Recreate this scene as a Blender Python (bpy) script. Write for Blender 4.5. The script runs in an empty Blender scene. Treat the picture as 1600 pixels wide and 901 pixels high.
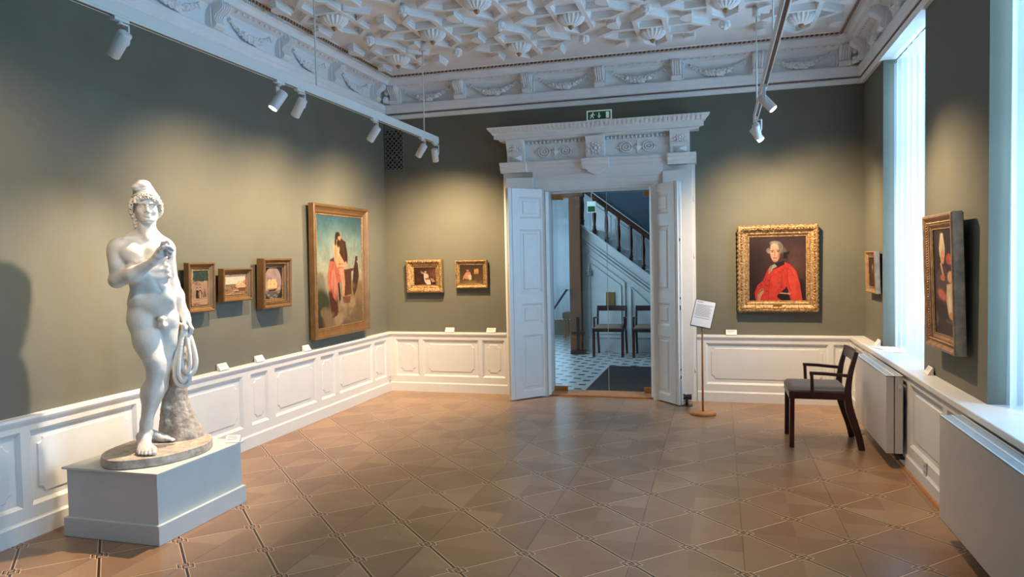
import bpy, bmesh, math, random
import numpy as np
from mathutils import Vector, Matrix
S = bpy.context.scene
C = S.collection
PI = math.pi
rnd = random.Random(7)

# ------------------------------------------------------------------ camera
W = 5.253            # room width (x), far wall at y = 0, left wall at x = 0
HC = 3.234           # underside of the cornice
H = 3.70             # ceiling
YB = -9.6            # rear wall
cyaw, cpit, crol, FPX = 0.2806245, -0.0400458, -0.0194753, 1127.4575
F = Vector((-math.sin(cyaw)*math.cos(cpit), math.cos(cyaw)*math.cos(cpit), math.sin(cpit)))
R0 = Vector((math.cos(cyaw), math.sin(cyaw), 0)); U0 = R0.cross(F)
Rv = R0*math.cos(crol) + U0*math.sin(crol); Uv = -R0*math.sin(crol) + U0*math.cos(crol)
cam = bpy.data.cameras.new('camera'); co = bpy.data.objects.new('camera', cam); C.objects.link(co)
m = Matrix((Rv, Uv, -F)).transposed().to_4x4(); m.translation = Vector((3.858414, -7.95419, 1.55))
co.matrix_world = m
cam.sensor_width = 36; cam.lens = 36*FPX/1600; cam.clip_start = .05; cam.clip_end = 200
S.camera = co

# ------------------------------------------------------------------ light and exposure
S.view_settings.view_transform = 'Standard'; S.view_settings.look = 'None'
S.view_settings.gamma = 1; S.view_settings.use_curve_mapping = False
S.view_settings.exposure = 0.0
world = bpy.data.worlds.new('world'); S.world = world; world.use_nodes = True
world.node_tree.nodes['Background'].inputs[0].default_value = (.62, .82, 1, 1)
world.node_tree.nodes['Background'].inputs[1].default_value = 1.6
DAY = (.40, .70, 1.0)
WARM = (1.0, .73, .44)

def area(name, loc, rot, sx, sy, power, col):
    l = bpy.data.lights.new(name, 'AREA'); l.shape = 'RECTANGLE'; l.size = sx; l.size_y = sy
    l.energy = power; l.color = col
    o = bpy.data.objects.new(name, l); C.objects.link(o); o.location = loc; o.rotation_euler = rot
    return o
WINS = [(-2.234, -.886), (-4.844, -3.496), (-7.454, -6.106)]
for a, b in WINS:      # daylight outside each window of the right wall
    area('daylight', (W+.75, (a+b)/2, 2.0), (0, PI/2, 0), 2.5, 1.5, 152, DAY).data.spread = math.radians(125)
area('daylight_hall', (-.25, 2.2, 1.9), (0, -PI/2, 0), 2.2, 2.4, 125, (.50, .78, 1))
area('fill_landing', (2.6, 4.35, 3.45), (0, PI, 0), 1.2, .8, 13, (.42, .74, 1)).rotation_euler = (0, 0, 0)  # added fill under the hall ceiling to brighten the stair dado
area('daylight_next_room', (1.05, 7.5, 1.7), (-PI/2, 0, 0), 1.7, 2.4, 45, (.5, .8, 1))

# ------------------------------------------------------------------ helpers
class G:
    """collects simple shapes; build() links them as one mesh object"""
    def __init__(s): s.v = []; s.f = []; s.M = None; s.sm = []
    def add(s, vs, fs, smooth=False):
        n = len(s.v)
        for p in vs:
            p = Vector(p)
            s.v.append(s.M @ p if s.M is not None else p)
        for f in fs: s.f.append([n+i for i in f]); s.sm.append(smooth)
        return s
    def box(s, x0, x1, y0, y1, z0, z1):
        return s.add([(x0,y0,z0),(x1,y0,z0),(x1,y1,z0),(x0,y1,z0),(x0,y0,z1),(x1,y0,z1),(x1,y1,z1),(x0,y1,z1)],
                     [(0,3,2,1),(4,5,6,7),(0,1,5,4),(1,2,6,5),(2,3,7,6),(3,0,4,7)])
    def prism(s, poly, h0, h1, ax='z', smooth=False):
        n = len(poly)
        def P(u, v, h): return {'z': (u,v,h), 'y': (u,h,v), 'x': (h,u,v)}[ax]
        vs = [P(u,v,h0) for u,v in poly] + [P(u,v,h1) for u,v in poly]
        s.add(vs, [list(range(n))[::-1], list(range(n, 2*n))])
        k = len(s.v)-2*n
        for i in range(n):
            j = (i+1) % n
            s.f.append([k+i, k+j, k+n+j, k+n+i]); s.sm.append(smooth)
        return s
    def tube(s, pts, r, n=10, smooth=True, cap=True):
        pts = [Vector(p) for p in pts]
        rs = r if isinstance(r, (list, tuple)) else [r]*len(pts)
        vs = []; fs = []
        t0 = (pts[1]-pts[0]).normalized()
        up = Vector((0,0,1)) if abs(t0.z) < .9 else Vector((1,0,0))
        a = t0.cross(up).normalized()
        for i, p in enumerate(pts):
            t = (pts[min(i+1, len(pts)-1)] - pts[max(i-1, 0)]).normalized()
            a = (a - t*a.dot(t)).normalized(); b = t.cross(a)
            for k in range(n):
                q = 2*PI*k/n
                vs.append(p + (a*math.cos(q) + b*math.sin(q))*rs[i])
        for i in range(len(pts)-1):
            for k in range(n):
                fs.append((i*n+k, i*n+(k+1)%n, (i+1)*n+(k+1)%n, (i+1)*n+k))
        s.add(vs, fs, smooth)
        if cap:
            k0 = len(s.v)-len(vs)
            s.f.append([k0+k for k in range(n)][::-1]); s.sm.append(False)
            s.f.append([k0+(len(pts)-1)*n+k for k in range(n)]); s.sm.append(False)
        return s
    def bar(s, a, b, w, d, up=(0,0,1)):
        """rectangular bar from a to b; w across, d along 'up'"""
        a = Vector(a); b = Vector(b); t = (b-a).normalized(); u = Vector(up)
        x = t.cross(u).normalized(); y = x.cross(t)
        vs = [p + x*sx*w/2 + y*sy*d/2 for p in (a, b) for sx, sy in ((-1,-1),(1,-1),(1,1),(-1,1))]
        return s.add(vs, [(3,2,1,0),(4,5,6,7),(0,1,5,4),(1,2,6,5),(2,3,7,6),(3,0,4,7)])
    def sweep(s, pts, w, d, side=(0,1,0)):
        """rectangular section swept along a curved path in the plane normal to 'side'"""
        pts = [Vector(p) for p in pts]; sd = Vector(side)
        vs = []
        ws = w if isinstance(w, (list, tuple)) else [w]*len(pts)
        for i, p in enumerate(pts):
            t = (pts[min(i+1, len(pts)-1)]-pts[max(i-1, 0)]).normalized(); y = sd.cross(t).normalized()
            for sx, sy in ((-1,-1),(1,-1),(1,1),(-1,1)): vs.append(p + sd*sx*d/2 + y*sy*ws[i]/2)
        fs = [(3,2,1,0), tuple(4*(len(pts)-1)+k for k in range(4))]
        for i in range(len(pts)-1):
            for k in range(4): fs.append((4*i+k, 4*i+(k+1)%4, 4*i+4+(k+1)%4, 4*i+4+k))
        return s.add(vs, fs)
    def ell(s, c, r, rot=None, n=12, m_=8):
        c = Vector(c); r = r if isinstance(r, (list, tuple)) else (r, r, r)
        vs = [(0,0,1)]
        for j in range(1, m_):
            t = PI*j/m_
            for k in range(n):
                q = 2*PI*k/n; vs.append((math.sin(t)*math.cos(q), math.sin(t)*math.sin(q), math.cos(t)))
        vs.append((0,0,-1))
        vs = [Vector((v[0]*r[0], v[1]*r[1], v[2]*r[2])) for v in vs]
        if rot is not None: vs = [rot @ v for v in vs]
        vs = [v+c for v in vs]
        fs = [(0, 1+k, 1+(k+1)%n) for k in range(n)]
        for j in range(m_-2):
            for k in range(n): fs.append((1+j*n+k, 1+(j+1)*n+k, 1+(j+1)*n+(k+1)%n, 1+j*n+(k+1)%n))
        L = len(vs)-1
        fs += [(L, 1+(m_-2)*n+(k+1)%n, 1+(m_-2)*n+k) for k in range(n)]
        return s.add(vs, fs, True)
    def cap(s, a, ra, b, rb, n=14):
        """tapered capsule"""
        a = Vector(a); b = Vector(b)
        s.ell(a, ra, n=n, m_=10); s.ell(b, rb, n=n, m_=10)
        return s.tube([a, b], [ra, rb], n=n)
    def lathe(s, prof, c=(0,0,0), n=20, smooth=True):
        c = Vector(c); vs = []; fs = []
        for r, z in prof:
            for k in range(n):
                q = 2*PI*k/n; vs.append(c + Vector((r*math.cos(q), r*math.sin(q), z)))
        for i in range(len(prof)-1):
            for k in range(n): fs.append((i*n+k, i*n+(k+1)%n, (i+1)*n+(k+1)%n, (i+1)*n+k))
        s.add(vs, fs, smooth)
        k0 = len(s.v)-len(vs)
        s.f.append([k0+k for k in range(n)][::-1]); s.sm.append(False)
        s.f.append([k0+(len(prof)-1)*n+k for k in range(n)]); s.sm.append(False)
        return s
    def build(s, name, mat, parent=None, loc=None, bevel=0, fix=True):
        me = bpy.data.meshes.new(name); me.from_pydata([tuple(v) for v in s.v], [], s.f)
        me.polygons.foreach_set('use_smooth', s.sm)
        if fix:
            b = bmesh.new(); b.from_mesh(me); bmesh.ops.recalc_face_normals(b, faces=b.faces); b.to_mesh(me); b.free()
        me.materials.append(mat)
        o = bpy.data.objects.new(name, me); C.objects.link(o)
        if parent: o.parent = parent
        if loc is not None: o.location = loc
        if bevel:
            bv = o.modifiers.new('bevel', 'BEVEL'); bv.width = bevel; bv.segments = 2; bv.limit_method = 'ANGLE'; bv.angle_limit = math.radians(40)
        return o

def empty(name, label, cat, loc=(0,0,0), rz=0, group=None, rx=0):
    o = bpy.data.objects.new(name, None); C.objects.link(o); o.empty_display_size = .1
    o.location = loc; o.rotation_euler = (rx, 0, rz)
    return tag(o, label, cat, group)
def tag(o, label, cat, group=None):
    o['label'] = label; o['category'] = cat
    if group: o['group'] = group
    return o
def struct(o): o['kind'] = 'structure'; return o
def copy_tree(o, parent=None):
    c = o.copy(); C.objects.link(c)
    if parent: c.parent = parent
    for ch in list(o.children): copy_tree(ch, c)
    return c

# ------------------------------------------------------------------ materials
def srgb(r, g, b):
    f = lambda c: (c/255)/12.92 if c/255 <= .04045 else ((c/255+.055)/1.055)**2.4
    return (f(r), f(g), f(b), 1)
def mat(name, col, rough=.6, metal=0, spec=.5, bump=0, bscale=60, var=0, vscale=8, coat=0):
    m = bpy.data.materials.new(name); m.use_nodes = True; nt = m.node_tree; b = nt.nodes['Principled BSDF']
    b.inputs['Base Color'].default_value = col; b.inputs['Roughness'].default_value = rough
    b.inputs['Metallic'].default_value = metal; b.inputs['Specular IOR Level'].default_value = spec
    if coat: b.inputs['Coat Weight'].default_value = coat; b.inputs['Coat Roughness'].default_value = .15
    if bump or var:
        tc = nt.nodes.new('ShaderNodeTexCoord')
    if bump:
        n = nt.nodes.new('ShaderNodeTexNoise'); n.inputs['Scale'].default_value = bscale; n.inputs['Detail'].default_value = 4
        bp = nt.nodes.new('ShaderNodeBump'); bp.inputs['Strength'].default_value = bump; bp.inputs['Distance'].default_value = .01
        nt.links.new(tc.outputs['Object'], n.inputs['Vector']); nt.links.new(n.outputs['Fac'], bp.inputs['Height']); nt.links.new(bp.outputs[0], b.inputs['Normal'])
    if var:
        n = nt.nodes.new('ShaderNodeTexNoise'); n.inputs['Scale'].default_value = vscale; n.inputs['Detail'].default_value = 6
        mr = nt.nodes.new('ShaderNodeMapRange'); mr.inputs['From Min'].default_value = .3; mr.inputs['From Max'].default_value = .7
        mr.inputs['To Min'].default_value = 1-var; mr.inputs['To Max'].default_value = 1+var*.6
        mx = nt.nodes.new('ShaderNodeVectorMath'); mx.operation = 'SCALE'; mx.inputs[0].default_value = col[:3]
        nt.links.new(tc.outputs['Object'], n.inputs['Vector']); nt.links.new(n.outputs['Fac'], mr.inputs[0]); nt.links.new(mr.outputs[0], mx.inputs['Scale'])
        nt.links.new(mx.outputs[0], b.inputs['Base Color'])
    return m
def emis(name, col, st):
    m = bpy.data.materials.new(name); m.use_nodes = True; nt = m.node_tree; b = nt.nodes['Principled BSDF']
    b.inputs['Emission Color'].default_value = col; b.inputs['Emission Strength'].default_value = st
    return m

M = {}
M['wall'] = mat('green_wall_paint', (.142, .139, .105, 1), .85, bump=.12, bscale=180, var=.06, vscale=3)
M['hallwall'] = mat('hall_blue_paint', (.06, .085, .11, 1), .85)
M['white'] = mat('white_gloss_paint', (.69, .69, .68, 1), .38, var=.03, vscale=5)
M['doorwhite'] = mat('white_door_paint', (.70, .71, .70, 1), .42, var=.03)
M['plaster'] = mat('white_plaster', (.78, .78, .78, 1), .8, bump=.15, bscale=90, var=.05, vscale=6)
M['metalwhite'] = mat('white_powder_coat', (.62, .60, .57, 1), .45)
M['radiator'] = mat('white_radiator_enamel', (.60, .585, .565, 1), .28)
M['black'] = mat('black_iron', (.012, .012, .014, 1), .4)
M['void'] = mat('dark_void', (.004, .004, .004, 1), .9)
M['darkwood'] = mat('dark_stained_wood', srgb(58, 26, 26), .32, var=.25, vscale=14)
M['railwood'] = mat('mahogany', srgb(74, 38, 28), .3, var=.25, vscale=14)
M['oak'] = mat('oak', srgb(176, 122, 74), .4, var=.2, vscale=16)
M['leather'] = mat('taupe_leather', srgb(136, 112, 92), .75, bump=.2, bscale=200)
M['pedestal'] = mat('pedestal_paint', (.60, .60, .57, 1), .6, var=.04, vscale=6)
M['card'] = mat('white_card', (.80, .78, .74, 1), .7)
M['ink'] = mat('grey_ink', (.20, .20, .21, 1), .7)
M['brass'] = mat('brass', srgb(190, 140, 80), .35, metal=.8)
M['chrome'] = mat('chrome', (.6, .6, .6, 1), .2, metal=1)
M['brownpanel'] = mat('brown_pillar_paint', srgb(112, 68, 40), .6, var=.1)
M['mat'] = mat('dark_doormat', srgb(18, 23, 27), .95, bump=.5, bscale=300)
M['green'] = mat('exit_green', srgb(20, 96, 66), .4)
M['signwhite'] = emis('exit_white', (.75, .9, .8, 1), .15); M['signwhite'].node_tree.nodes['Principled BSDF'].inputs['Base Color'].default_value = (.75, .85, .78, 1)
M['gold'] = mat('gilt', srgb(178, 142, 96), .40, metal=.45, bump=.9, bscale=70, var=.62, vscale=48)  # strong noise contrast paints dark crevices into the gilt colour
M['goldplain'] = mat('plain_gilt', srgb(130, 98, 64), .34, metal=.5, bump=.15, bscale=40, var=.2, vscale=12)
M['golddark'] = mat('aged_gilt', srgb(160, 128, 98), .4, metal=.4, bump=.3, bscale=70, var=.35, vscale=18)
M['backing'] = mat('frame_back', srgb(52, 36, 26), .8)
M['bead'] = None
M['lens'] = emis('lit_lamp_lens', (1, .93, .82, 1), 14)
M['lensoff'] = mat('lamp_lens', (.5, .5, .48, 1), .2)

def bead_mat():
    m = mat('gilt_rope', (.3, .2, .12, 1), .5); nt = m.node_tree; b = nt.nodes['Principled BSDF']
    tc = nt.nodes.new('ShaderNodeTexCoord'); sp = nt.nodes.new('ShaderNodeSeparateXYZ'); ad = nt.nodes.new('ShaderNodeMath'); ad.operation = 'ADD'
    mu = nt.nodes.new('ShaderNodeMath'); mu.operation = 'MULTIPLY'; mu.inputs[1].default_value = 2*PI/.045
    si = nt.nodes.new('ShaderNodeMath'); si.operation = 'SINE'
    cr = nt.nodes.new('ShaderNodeValToRGB'); cr.color_ramp.elements[0].position = .35; cr.color_ramp.elements[1].position = .6
    cr.color_ramp.elements[0].color = srgb(92, 66, 56); cr.color_ramp.elements[1].color = srgb(196, 160, 126)
    L = nt.links.new
    L(tc.outputs['Object'], sp.inputs[0]); L(sp.outputs[0], ad.inputs[0]); L(sp.outputs[1], ad.inputs[1]); L(ad.outputs[0], mu.inputs[0]); L(mu.outputs[0], si.inputs[0])
    L(si.outputs[0], cr.inputs[0]); L(cr.outputs[0], b.inputs['Base Color'])
    return m
M['bead'] = bead_mat()
M['beadbrown'] = mat('brown_bead', srgb(128, 100, 92), .6, var=.5, vscale=60)

def marble():
    m = mat('marble', (.72, .68, .62, 1), .42, bump=.12, bscale=160)
    nt = m.node_tree; b = nt.nodes['Principled BSDF']; L = nt.links.new
    tc = nt.nodes.new('ShaderNodeTexCoord')
    n = nt.nodes.new('ShaderNodeTexNoise'); n.inputs['Scale'].default_value = 5; n.inputs['Detail'].default_value = 8; n.inputs['Roughness'].default_value = .65
    cr = nt.nodes.new('ShaderNodeValToRGB'); e = cr.color_ramp.elements
    e[0].position = .30; e[0].color = (.56, .51, .45, 1); e[1].position = .55; e[1].color = (.76, .72, .66, 1)
    L(tc.outputs['Object'], n.inputs['Vector']); L(n.outputs['Fac'], cr.inputs[0]); L(cr.outputs[0], b.inputs['Base Color'])
    return m
M['marble'] = marble()
def stone():
    m = mat('weathered_marble', (.5, .46, .4, 1), .6, bump=.5, bscale=45)
    nt = m.node_tree; b = nt.nodes['Principled BSDF']; L = nt.links.new
    tc = nt.nodes.new('ShaderNodeTexCoord')
    n = nt.nodes.new('ShaderNodeTexNoise'); n.inputs['Scale'].default_value = 14; n.inputs['Detail'].default_value = 9; n.inputs['Roughness'].default_value = .7
    cr = nt.nodes.new('ShaderNodeValToRGB'); e = cr.color_ramp.elements
    e[0].position = .36; e[0].color = (.30, .24, .19, 1); e[1].position = .66; e[1].color = (.58, .50, .41, 1)
    L(tc.outputs['Object'], n.inputs['Vector']); L(n.outputs['Fac'], cr.inputs[0]); L(cr.outputs[0], b.inputs['Base Color'])
    return m
M['stone'] = stone()

def curtain_mat():
    m = bpy.data.materials.new('sheer_voile'); m.use_nodes = True; nt = m.node_tree; nt.nodes.clear(); L = nt.links.new
    out = nt.nodes.new('ShaderNodeOutputMaterial')
    tr = nt.nodes.new('ShaderNodeBsdfTransparent'); tl = nt.nodes.new('ShaderNodeBsdfTranslucent'); df = nt.nodes.new('ShaderNodeBsdfDiffuse')
    tl.inputs[0].default_value = (.42, .44, .47, 1); df.inputs[0].default_value = (.9, .9, .92, 1)
    a = nt.nodes.new('ShaderNodeMixShader'); a.inputs[0].default_value = .35; L(tl.outputs[0], a.inputs[1]); L(df.outputs[0], a.inputs[2])
    b = nt.nodes.new('ShaderNodeMixShader'); b.inputs[0].default_value = .60; L(tr.outputs[0], b.inputs[1]); L(a.outputs[0], b.inputs[2])
    L(b.outputs[0], out.inputs[0]); return m
M['curtain'] = curtain_mat()
def glass_mat(name, refl, tint=(1,1,1,1)):
    m = bpy.data.materials.new(name); m.use_nodes = True; nt = m.node_tree; nt.nodes.clear(); L = nt.links.new
    out = nt.nodes.new('ShaderNodeOutputMaterial'); tr = nt.nodes.new('ShaderNodeBsdfTransparent'); gl = nt.nodes.new('ShaderNodeBsdfGlossy')
    tr.inputs[0].default_value = tint; gl.inputs['Roughness'].default_value = .02
    mx = nt.nodes.new('ShaderNodeMixShader'); mx.inputs[0].default_value = refl
    L(tr.outputs[0], mx.inputs[1]); L(gl.outputs[0], mx.inputs[2]); L(mx.outputs[0], out.inputs[0]); return m
M['glass'] = glass_mat('clear_glass', .05, (.95, .98, 1, 1))
M['glassedge'] = mat('glass_edge', (.35, .5, .5, 1), .2)

def nodes_expr(nt):
    """small helper to write math-node expressions"""
    class E:
        def __init__(s, o): s.o = o
        def _b(s, op, b, rev=False):
            n = nt.nodes.new('ShaderNodeMath'); n.operation = op
            x, y = (b, s) if rev else (s, b)
            for i, q in enumerate((x, y)):
                if isinstance(q, E): nt.links.new(q.o, n.inputs[i])
                else: n.inputs[i].default_value = q
            return E(n.outputs[0])
        def __add__(s, b): return s._b('ADD', b)
        def __sub__(s, b): return s._b('SUBTRACT', b)
        def __mul__(s, b): return s._b('MULTIPLY', b)
        def __rsub__(s, b): return s._b('SUBTRACT', b, True)
        def lt(s, b): return s._b('LESS_THAN', b)
        def gt(s, b): return s._b('GREATER_THAN', b)
        def mx(s, b): return s._b('MAXIMUM', b)
        def mn(s, b): return s._b('MINIMUM', b)
        def u(s, op):
            n = nt.nodes.new('ShaderNodeMath'); n.operation = op; nt.links.new(s.o, n.inputs[0]); return E(n.outputs[0])
    return E

def parquet():
    m = bpy.data.materials.new('parquet'); m.use_nodes = True; nt = m.node_tree; b = nt.nodes['Principled BSDF']; L = nt.links.new
    E = nodes_expr(nt)
    tc = nt.nodes.new('ShaderNodeTexCoord'); sp = nt.nodes.new('ShaderNodeSeparateXYZ'); L(tc.outputs['Object'], sp.inputs[0])
    x = E(sp.outputs[0]); y = E(sp.outputs[1]); Q = .3937; r2 = .70710678
    u = ((x + y)*r2 - .13519)*(1/Q); v = ((x - y)*r2 - 5.09143)*(1/Q)
    ui = (u + .5).u('FLOOR'); vi = (v + .5).u('FLOOR')
    du = (u - ui)*Q; dv = (v - vi)*Q                       # signed distance to nearest line
    adu = du.u('ABSOLUTE'); adv = dv.u('ABSOLUTE')
    cheb = adu.mx(adv)
    inbox = cheb.lt(.034)
    # const-u lines (down-right): broad dark line, pale flanks; tone by direction imitates grain reflection
    dA = adu.lt(.0064); lA = adu.lt(.0108)
    lB = adv.lt(.0048); dB = adv.lt(.0092)  # const-v lines pale instead: reflection off the grain put into the colour
    # interlaced squares at the nodes
    c1 = (du - .011).u('ABSOLUTE').mx((dv - .011).u('ABSOLUTE')); c2 = (du + .011).u('ABSOLUTE').mx((dv + .011).u('ABSOLUTE'))
    ring = lambda c, a, d: c.gt(a)*c.lt(d)
    rg = ring(c1, .0205, .0268).mx(ring(c2, .0205, .0268)); rl = ring(c1, .0268, .032).mx(ring(c2, .0268, .032))
    notbox = 1 - inbox
    dark = (dA*notbox).mx(dB*(1-lB)*notbox*.75).mx(rg)
    light = (lA*(1-dA)*notbox).mx(lB*notbox).mx(rl)
    # joints through the lozenges along y and faint ones across
    jx = (x - 2.853)*(1/.5568); jd = (jx - (jx + .5).u('FLOOR')).u('ABSOLUTE')*.5568
    joint = jd.lt(.0030)
    # tones: each cell is cut in four veneers
    fu = u.u('FLOOR'); fv = v.u('FLOOR'); lu = u - fu; lv = v - fv
    h1 = lu.gt(lv); h2 = (lu + lv).gt(1.0)
    wn = nt.nodes.new('ShaderNodeTexWhiteNoise'); wn.noise_dimensions = '3D'; cb = nt.nodes.new('ShaderNodeCombineXYZ')
    L((fu + h1*.37).o, cb.inputs[0]); L((fv + h2*.41).o, cb.inputs[1]); L((h1*3.1 + h2*7.7).o, cb.inputs[2]); L(cb.outputs[0], wn.inputs['Vector'])
    # grain direction alternates
    mp = nt.nodes.new('ShaderNodeCombineXYZ'); k = h1*1.0
    gx = u*(k*26 + 1.5); gy = v*((1-k)*26 + 1.5); L(gx.o, mp.inputs[0]); L(gy.o, mp.inputs[1])
    gn = nt.nodes.new('ShaderNodeTexNoise'); gn.inputs['Scale'].default_value = 1; gn.inputs['Detail'].default_value = 5; L(mp.outputs[0], gn.inputs['Vector'])
    big = nt.nodes.new('ShaderNodeTexNoise'); big.inputs['Scale'].default_value = 1.1; big.inputs['Detail'].default_value = 5; L(tc.outputs['Object'], big.inputs['Vector'])
    tone = E(wn.outputs['Value'])*.26 + E(gn.outputs['Fac'])*.22 + E(big.outputs['Fac'])*.6 - .04
    cr = nt.nodes.new('ShaderNodeValToRGB'); e = cr.color_ramp.elements; L(tone.o, cr.inputs[0])
    e[0].position = .05; e[0].color = srgb(112, 82, 58); e[1].position = .95; e[1].color = srgb(188, 152, 118)
    q = cr.color_ramp.elements.new(.5); q.color = srgb(152, 117, 86)
    def mixc(fac, a, col):
        mxn = nt.nodes.new('ShaderNodeMix'); mxn.data_type = 'RGBA'
        L(fac.o, mxn.inputs[0]); L(a, mxn.inputs[6]); mxn.inputs[7].default_value = col; return mxn.outputs[2]
    c = mixc(joint*.55, cr.outputs[0], srgb(80, 52, 38))
    c = mixc(light*.9, c, srgb(224, 184, 142)); c = mixc(dark*.97, c, srgb(44, 27, 20))
    L(c, b.inputs['Base Color'])
    rr = E(gn.outputs['Fac'])*.06 + .26; L(rr.o, b.inputs['Roughness'])
    b.inputs['Specular IOR Level'].default_value = .45
    return m
M['parquet'] = parquet()

def tiles():
    m = bpy.data.materials.new('cabochon_tiles'); m.use_nodes = True; nt = m.node_tree; b = nt.nodes['Principled BSDF']; L = nt.links.new
    E = nodes_expr(nt)
    tc = nt.nodes.new('ShaderNodeTexCoord'); sp = nt.nodes.new('ShaderNodeSeparateXYZ'); L(tc.outputs['Object'], sp.inputs[0])
    x = E(sp.outputs[0]); y = E(sp.outputs[1]); Q = .21
    u = (x + y)*(.7071/Q); v = (x - y)*(.7071/Q)
    du = (u - (u + .5).u('FLOOR')).u('ABSOLUTE'); dv = (v - (v + .5).u('FLOOR')).u('ABSOLUTE')
    dia = (du + dv).lt(.30); gr = du.mn(dv).lt(.012)
    n = nt.nodes.new('ShaderNodeTexNoise'); n.inputs['Scale'].default_value = 5; L(tc.outputs['Object'], n.inputs['Vector'])
    cr = nt.nodes.new('ShaderNodeValToRGB'); cr.color_ramp.elements[0].color = (.42, .42, .42, 1); cr.color_ramp.elements[1].color = (.6, .6, .6, 1); L(n.outputs['Fac'], cr.inputs[0])
    def mixc(fac, a, col):
        mxn = nt.nodes.new('ShaderNodeMix'); mxn.data_type = 'RGBA'; L(fac.o, mxn.inputs[0]); L(a, mxn.inputs[6]); mxn.inputs[7].default_value = col; return mxn.outputs[2]
    c = mixc(gr*.5, cr.outputs[0], (.25, .25, .26, 1)); c = mixc(dia, c, (.03, .035, .05, 1))
    L(c, b.inputs['Base Color']); b.inputs['Roughness'].default_value = .3
    return m
M['tiles'] = tiles()

# ------------------------------------------------------------------ room shell
HT = 3.9
struct(G().box(-.3, W+.5, YB-.3, 0, -.1, 0).build('floor', M['parquet']))
struct(G().box(-.3, 0, YB-.3, .3, 0, HT).build('wall_left', M['wall']))
struct(G().box(-.3, W+.5, YB-.3, YB, 0, HT).build('wall_back', M['wall']))
g = G(); g.box(0, 1.985, 0, .3, 0, HT); g.box(3.16, W+.6, 0, .3, 0, HT); g.box(1.985, 3.16, 0, .3, 2.31, HT)
struct(g.build('wall_far', M['wall']))
g = G()
ys = [0.0, -.886, -2.234, -3.496, -4.844, -6.106, -7.454, YB]
for i in (0, 2, 4, 6): g.box(W, W+.5, ys[i+1], ys[i], .70, HC)
g.box(5.165, W+.5, YB, 0, 0, .66)
struct(g.build('wall_right', M['wall']))
struct(G().box(W, W+.5, YB, 0, HC, HT).build('wall_right_upper', M['plaster']))
struct(G().box(-.3, W+.6, YB-.3, .3, H, H+.15).build('ceiling', M['plaster']))
CEIL = bpy.data.objects['ceiling']

# window sills, frames, panes
struct(G().box(5.115, W+.5, YB, -.0, .672, .712).build('window_sill', M['white'], bevel=.006))
for i, (a, b) in enumerate(WINS):
    g = G()
    g.box(W+.40, W+.46, a, b, .712, .80); g.box(W+.40, W+.46, a, b, HC-.07, HC)
    g.box(W+.40, W+.46, a, a+.07, .712, HC); g.box(W+.40, W+.46, b-.07, b, .712, HC)
    g.box(W+.40, W+.46, (a+b)/2-.03, (a+b)/2+.03, .712, HC); g.box(W+.40, W+.46, a, b, 2.42, 2.49)
    w = struct(g.build('window_%d' % (i+1), M['white']))
    G().box(W+.425, W+.431, a+.05, b-.05, .78, HC-.05).build('window_pane', M['glass'], w)

# ---- panelled wainscot: local frame s along wall, n out of wall, z up
def wainscot(name, org, sdir, ndir, length, panels, cap_out=.045, plain=False):
    g = G(); o = Vector(org); sd = Vector(sdir); nd = Vector(ndir)
    g.M = Matrix(((sd.x, nd.x, 0, o.x), (sd.y, nd.y, 0, o.y), (0, 0, 1, o.z), (0, 0, 0, 1)))
    z0, z1 = .185, .622
    g.box(0, length, 0, .012, 0, .70)
    # rails and stiles
    T = .032
    g.box(0, length, 0, T, z1, .70); g.box(0, length, 0, T, .0, z0)
    edges = [0.0]
    for a, b in panels: edges += [a, b]
    edges.append(length)
    for i in range(0, len(edges), 2):
        if edges[i+1]-edges[i] > .001: g.box(edges[i], edges[i+1], 0, T, z0, z1)
    # skirting with bevel top
    g.prism([(0, 0), (.044, 0), (.044, .098), (.036, .106), (.030, .118), (0, .118)], 0, length, 'x')
    # chair rail: cap and bed moulding   (prism ax='x' takes (n, z))
    if not plain:
        g.prism([(0, .655), (.034, .655), (.040, .668), (cap_out, .678), (cap_out+.004, .69), (cap_out, .705), (.0, .71)], 0, length, 'x')
    for a, b in panels:
        w_ = .020
        # sloped ring moulding around the recess
        P = [(a, z0), (b, z0), (b, z1), (a, z1)]; Qn = [(a+w_, z0+w_), (b-w_, z0+w_), (b-w_, z1-w_), (a+w_, z1-w_)]
        vs = [(p[0], T, p[1]) for p in P] + [(q[0], .013, q[1]) for q in Qn]
        g.add(vs, [(i, (i+1)%4, 4+(i+1)%4, 4+i) for i in range(4)])
        # raised field with notched corners
        ia, ib, c0, c1 = a+.055, b-.055, z0+.055, z1-.055
        if ib-ia < .05: continue
        q = min(.035, (ib-ia)*.2); pl = []
        for cx, cz, st in ((ia, c0, 0), (ib, c0, 1), (ib, c1, 2), (ia, c1, 3)):
            for k in range(7):
                t = PI/2 - k*PI/12   # concave quarter
                ux, uz = math.cos(t), math.sin(t)
                d = [(ux, uz), (-uz, ux), (-ux, -uz), (uz, -ux)][st]
                pl.append((cx + q*d[0], cz + q*d[1]))
        n = len(pl)
        cxm, czm = (ia+ib)/2, (c0+c1)/2
        inner = [(px+(cxm-px)/abs(cxm-px+1e-9)*.005, pz+(czm-pz)/abs(czm-pz+1e-9)*.005) for px, pz in pl]
        vs = [(px, .012, pz) for px, pz in pl] + [(px, .0185, pz) for px, pz in inner]
        g.add(vs, [list(range(n, 2*n))] + [(i, (i+1)%n, n+(i+1)%n, n+i) for i in range(n)])
    return struct(g.build(name, M['white']))
L_pan = [(-.44,-.142), (-1.257,-.505), (-1.61,-1.335), (-2.386,-1.693), (-2.726,-2.482), (-3.55,-2.837), (-3.88,-3.64), (-4.767,-3.975), (-5.11,-4.826)]
y = -5.19
while y > -9.0:
    L_pan += [(y-.78, y), (y-1.13, y-.85)]; y -= 1.21
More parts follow.
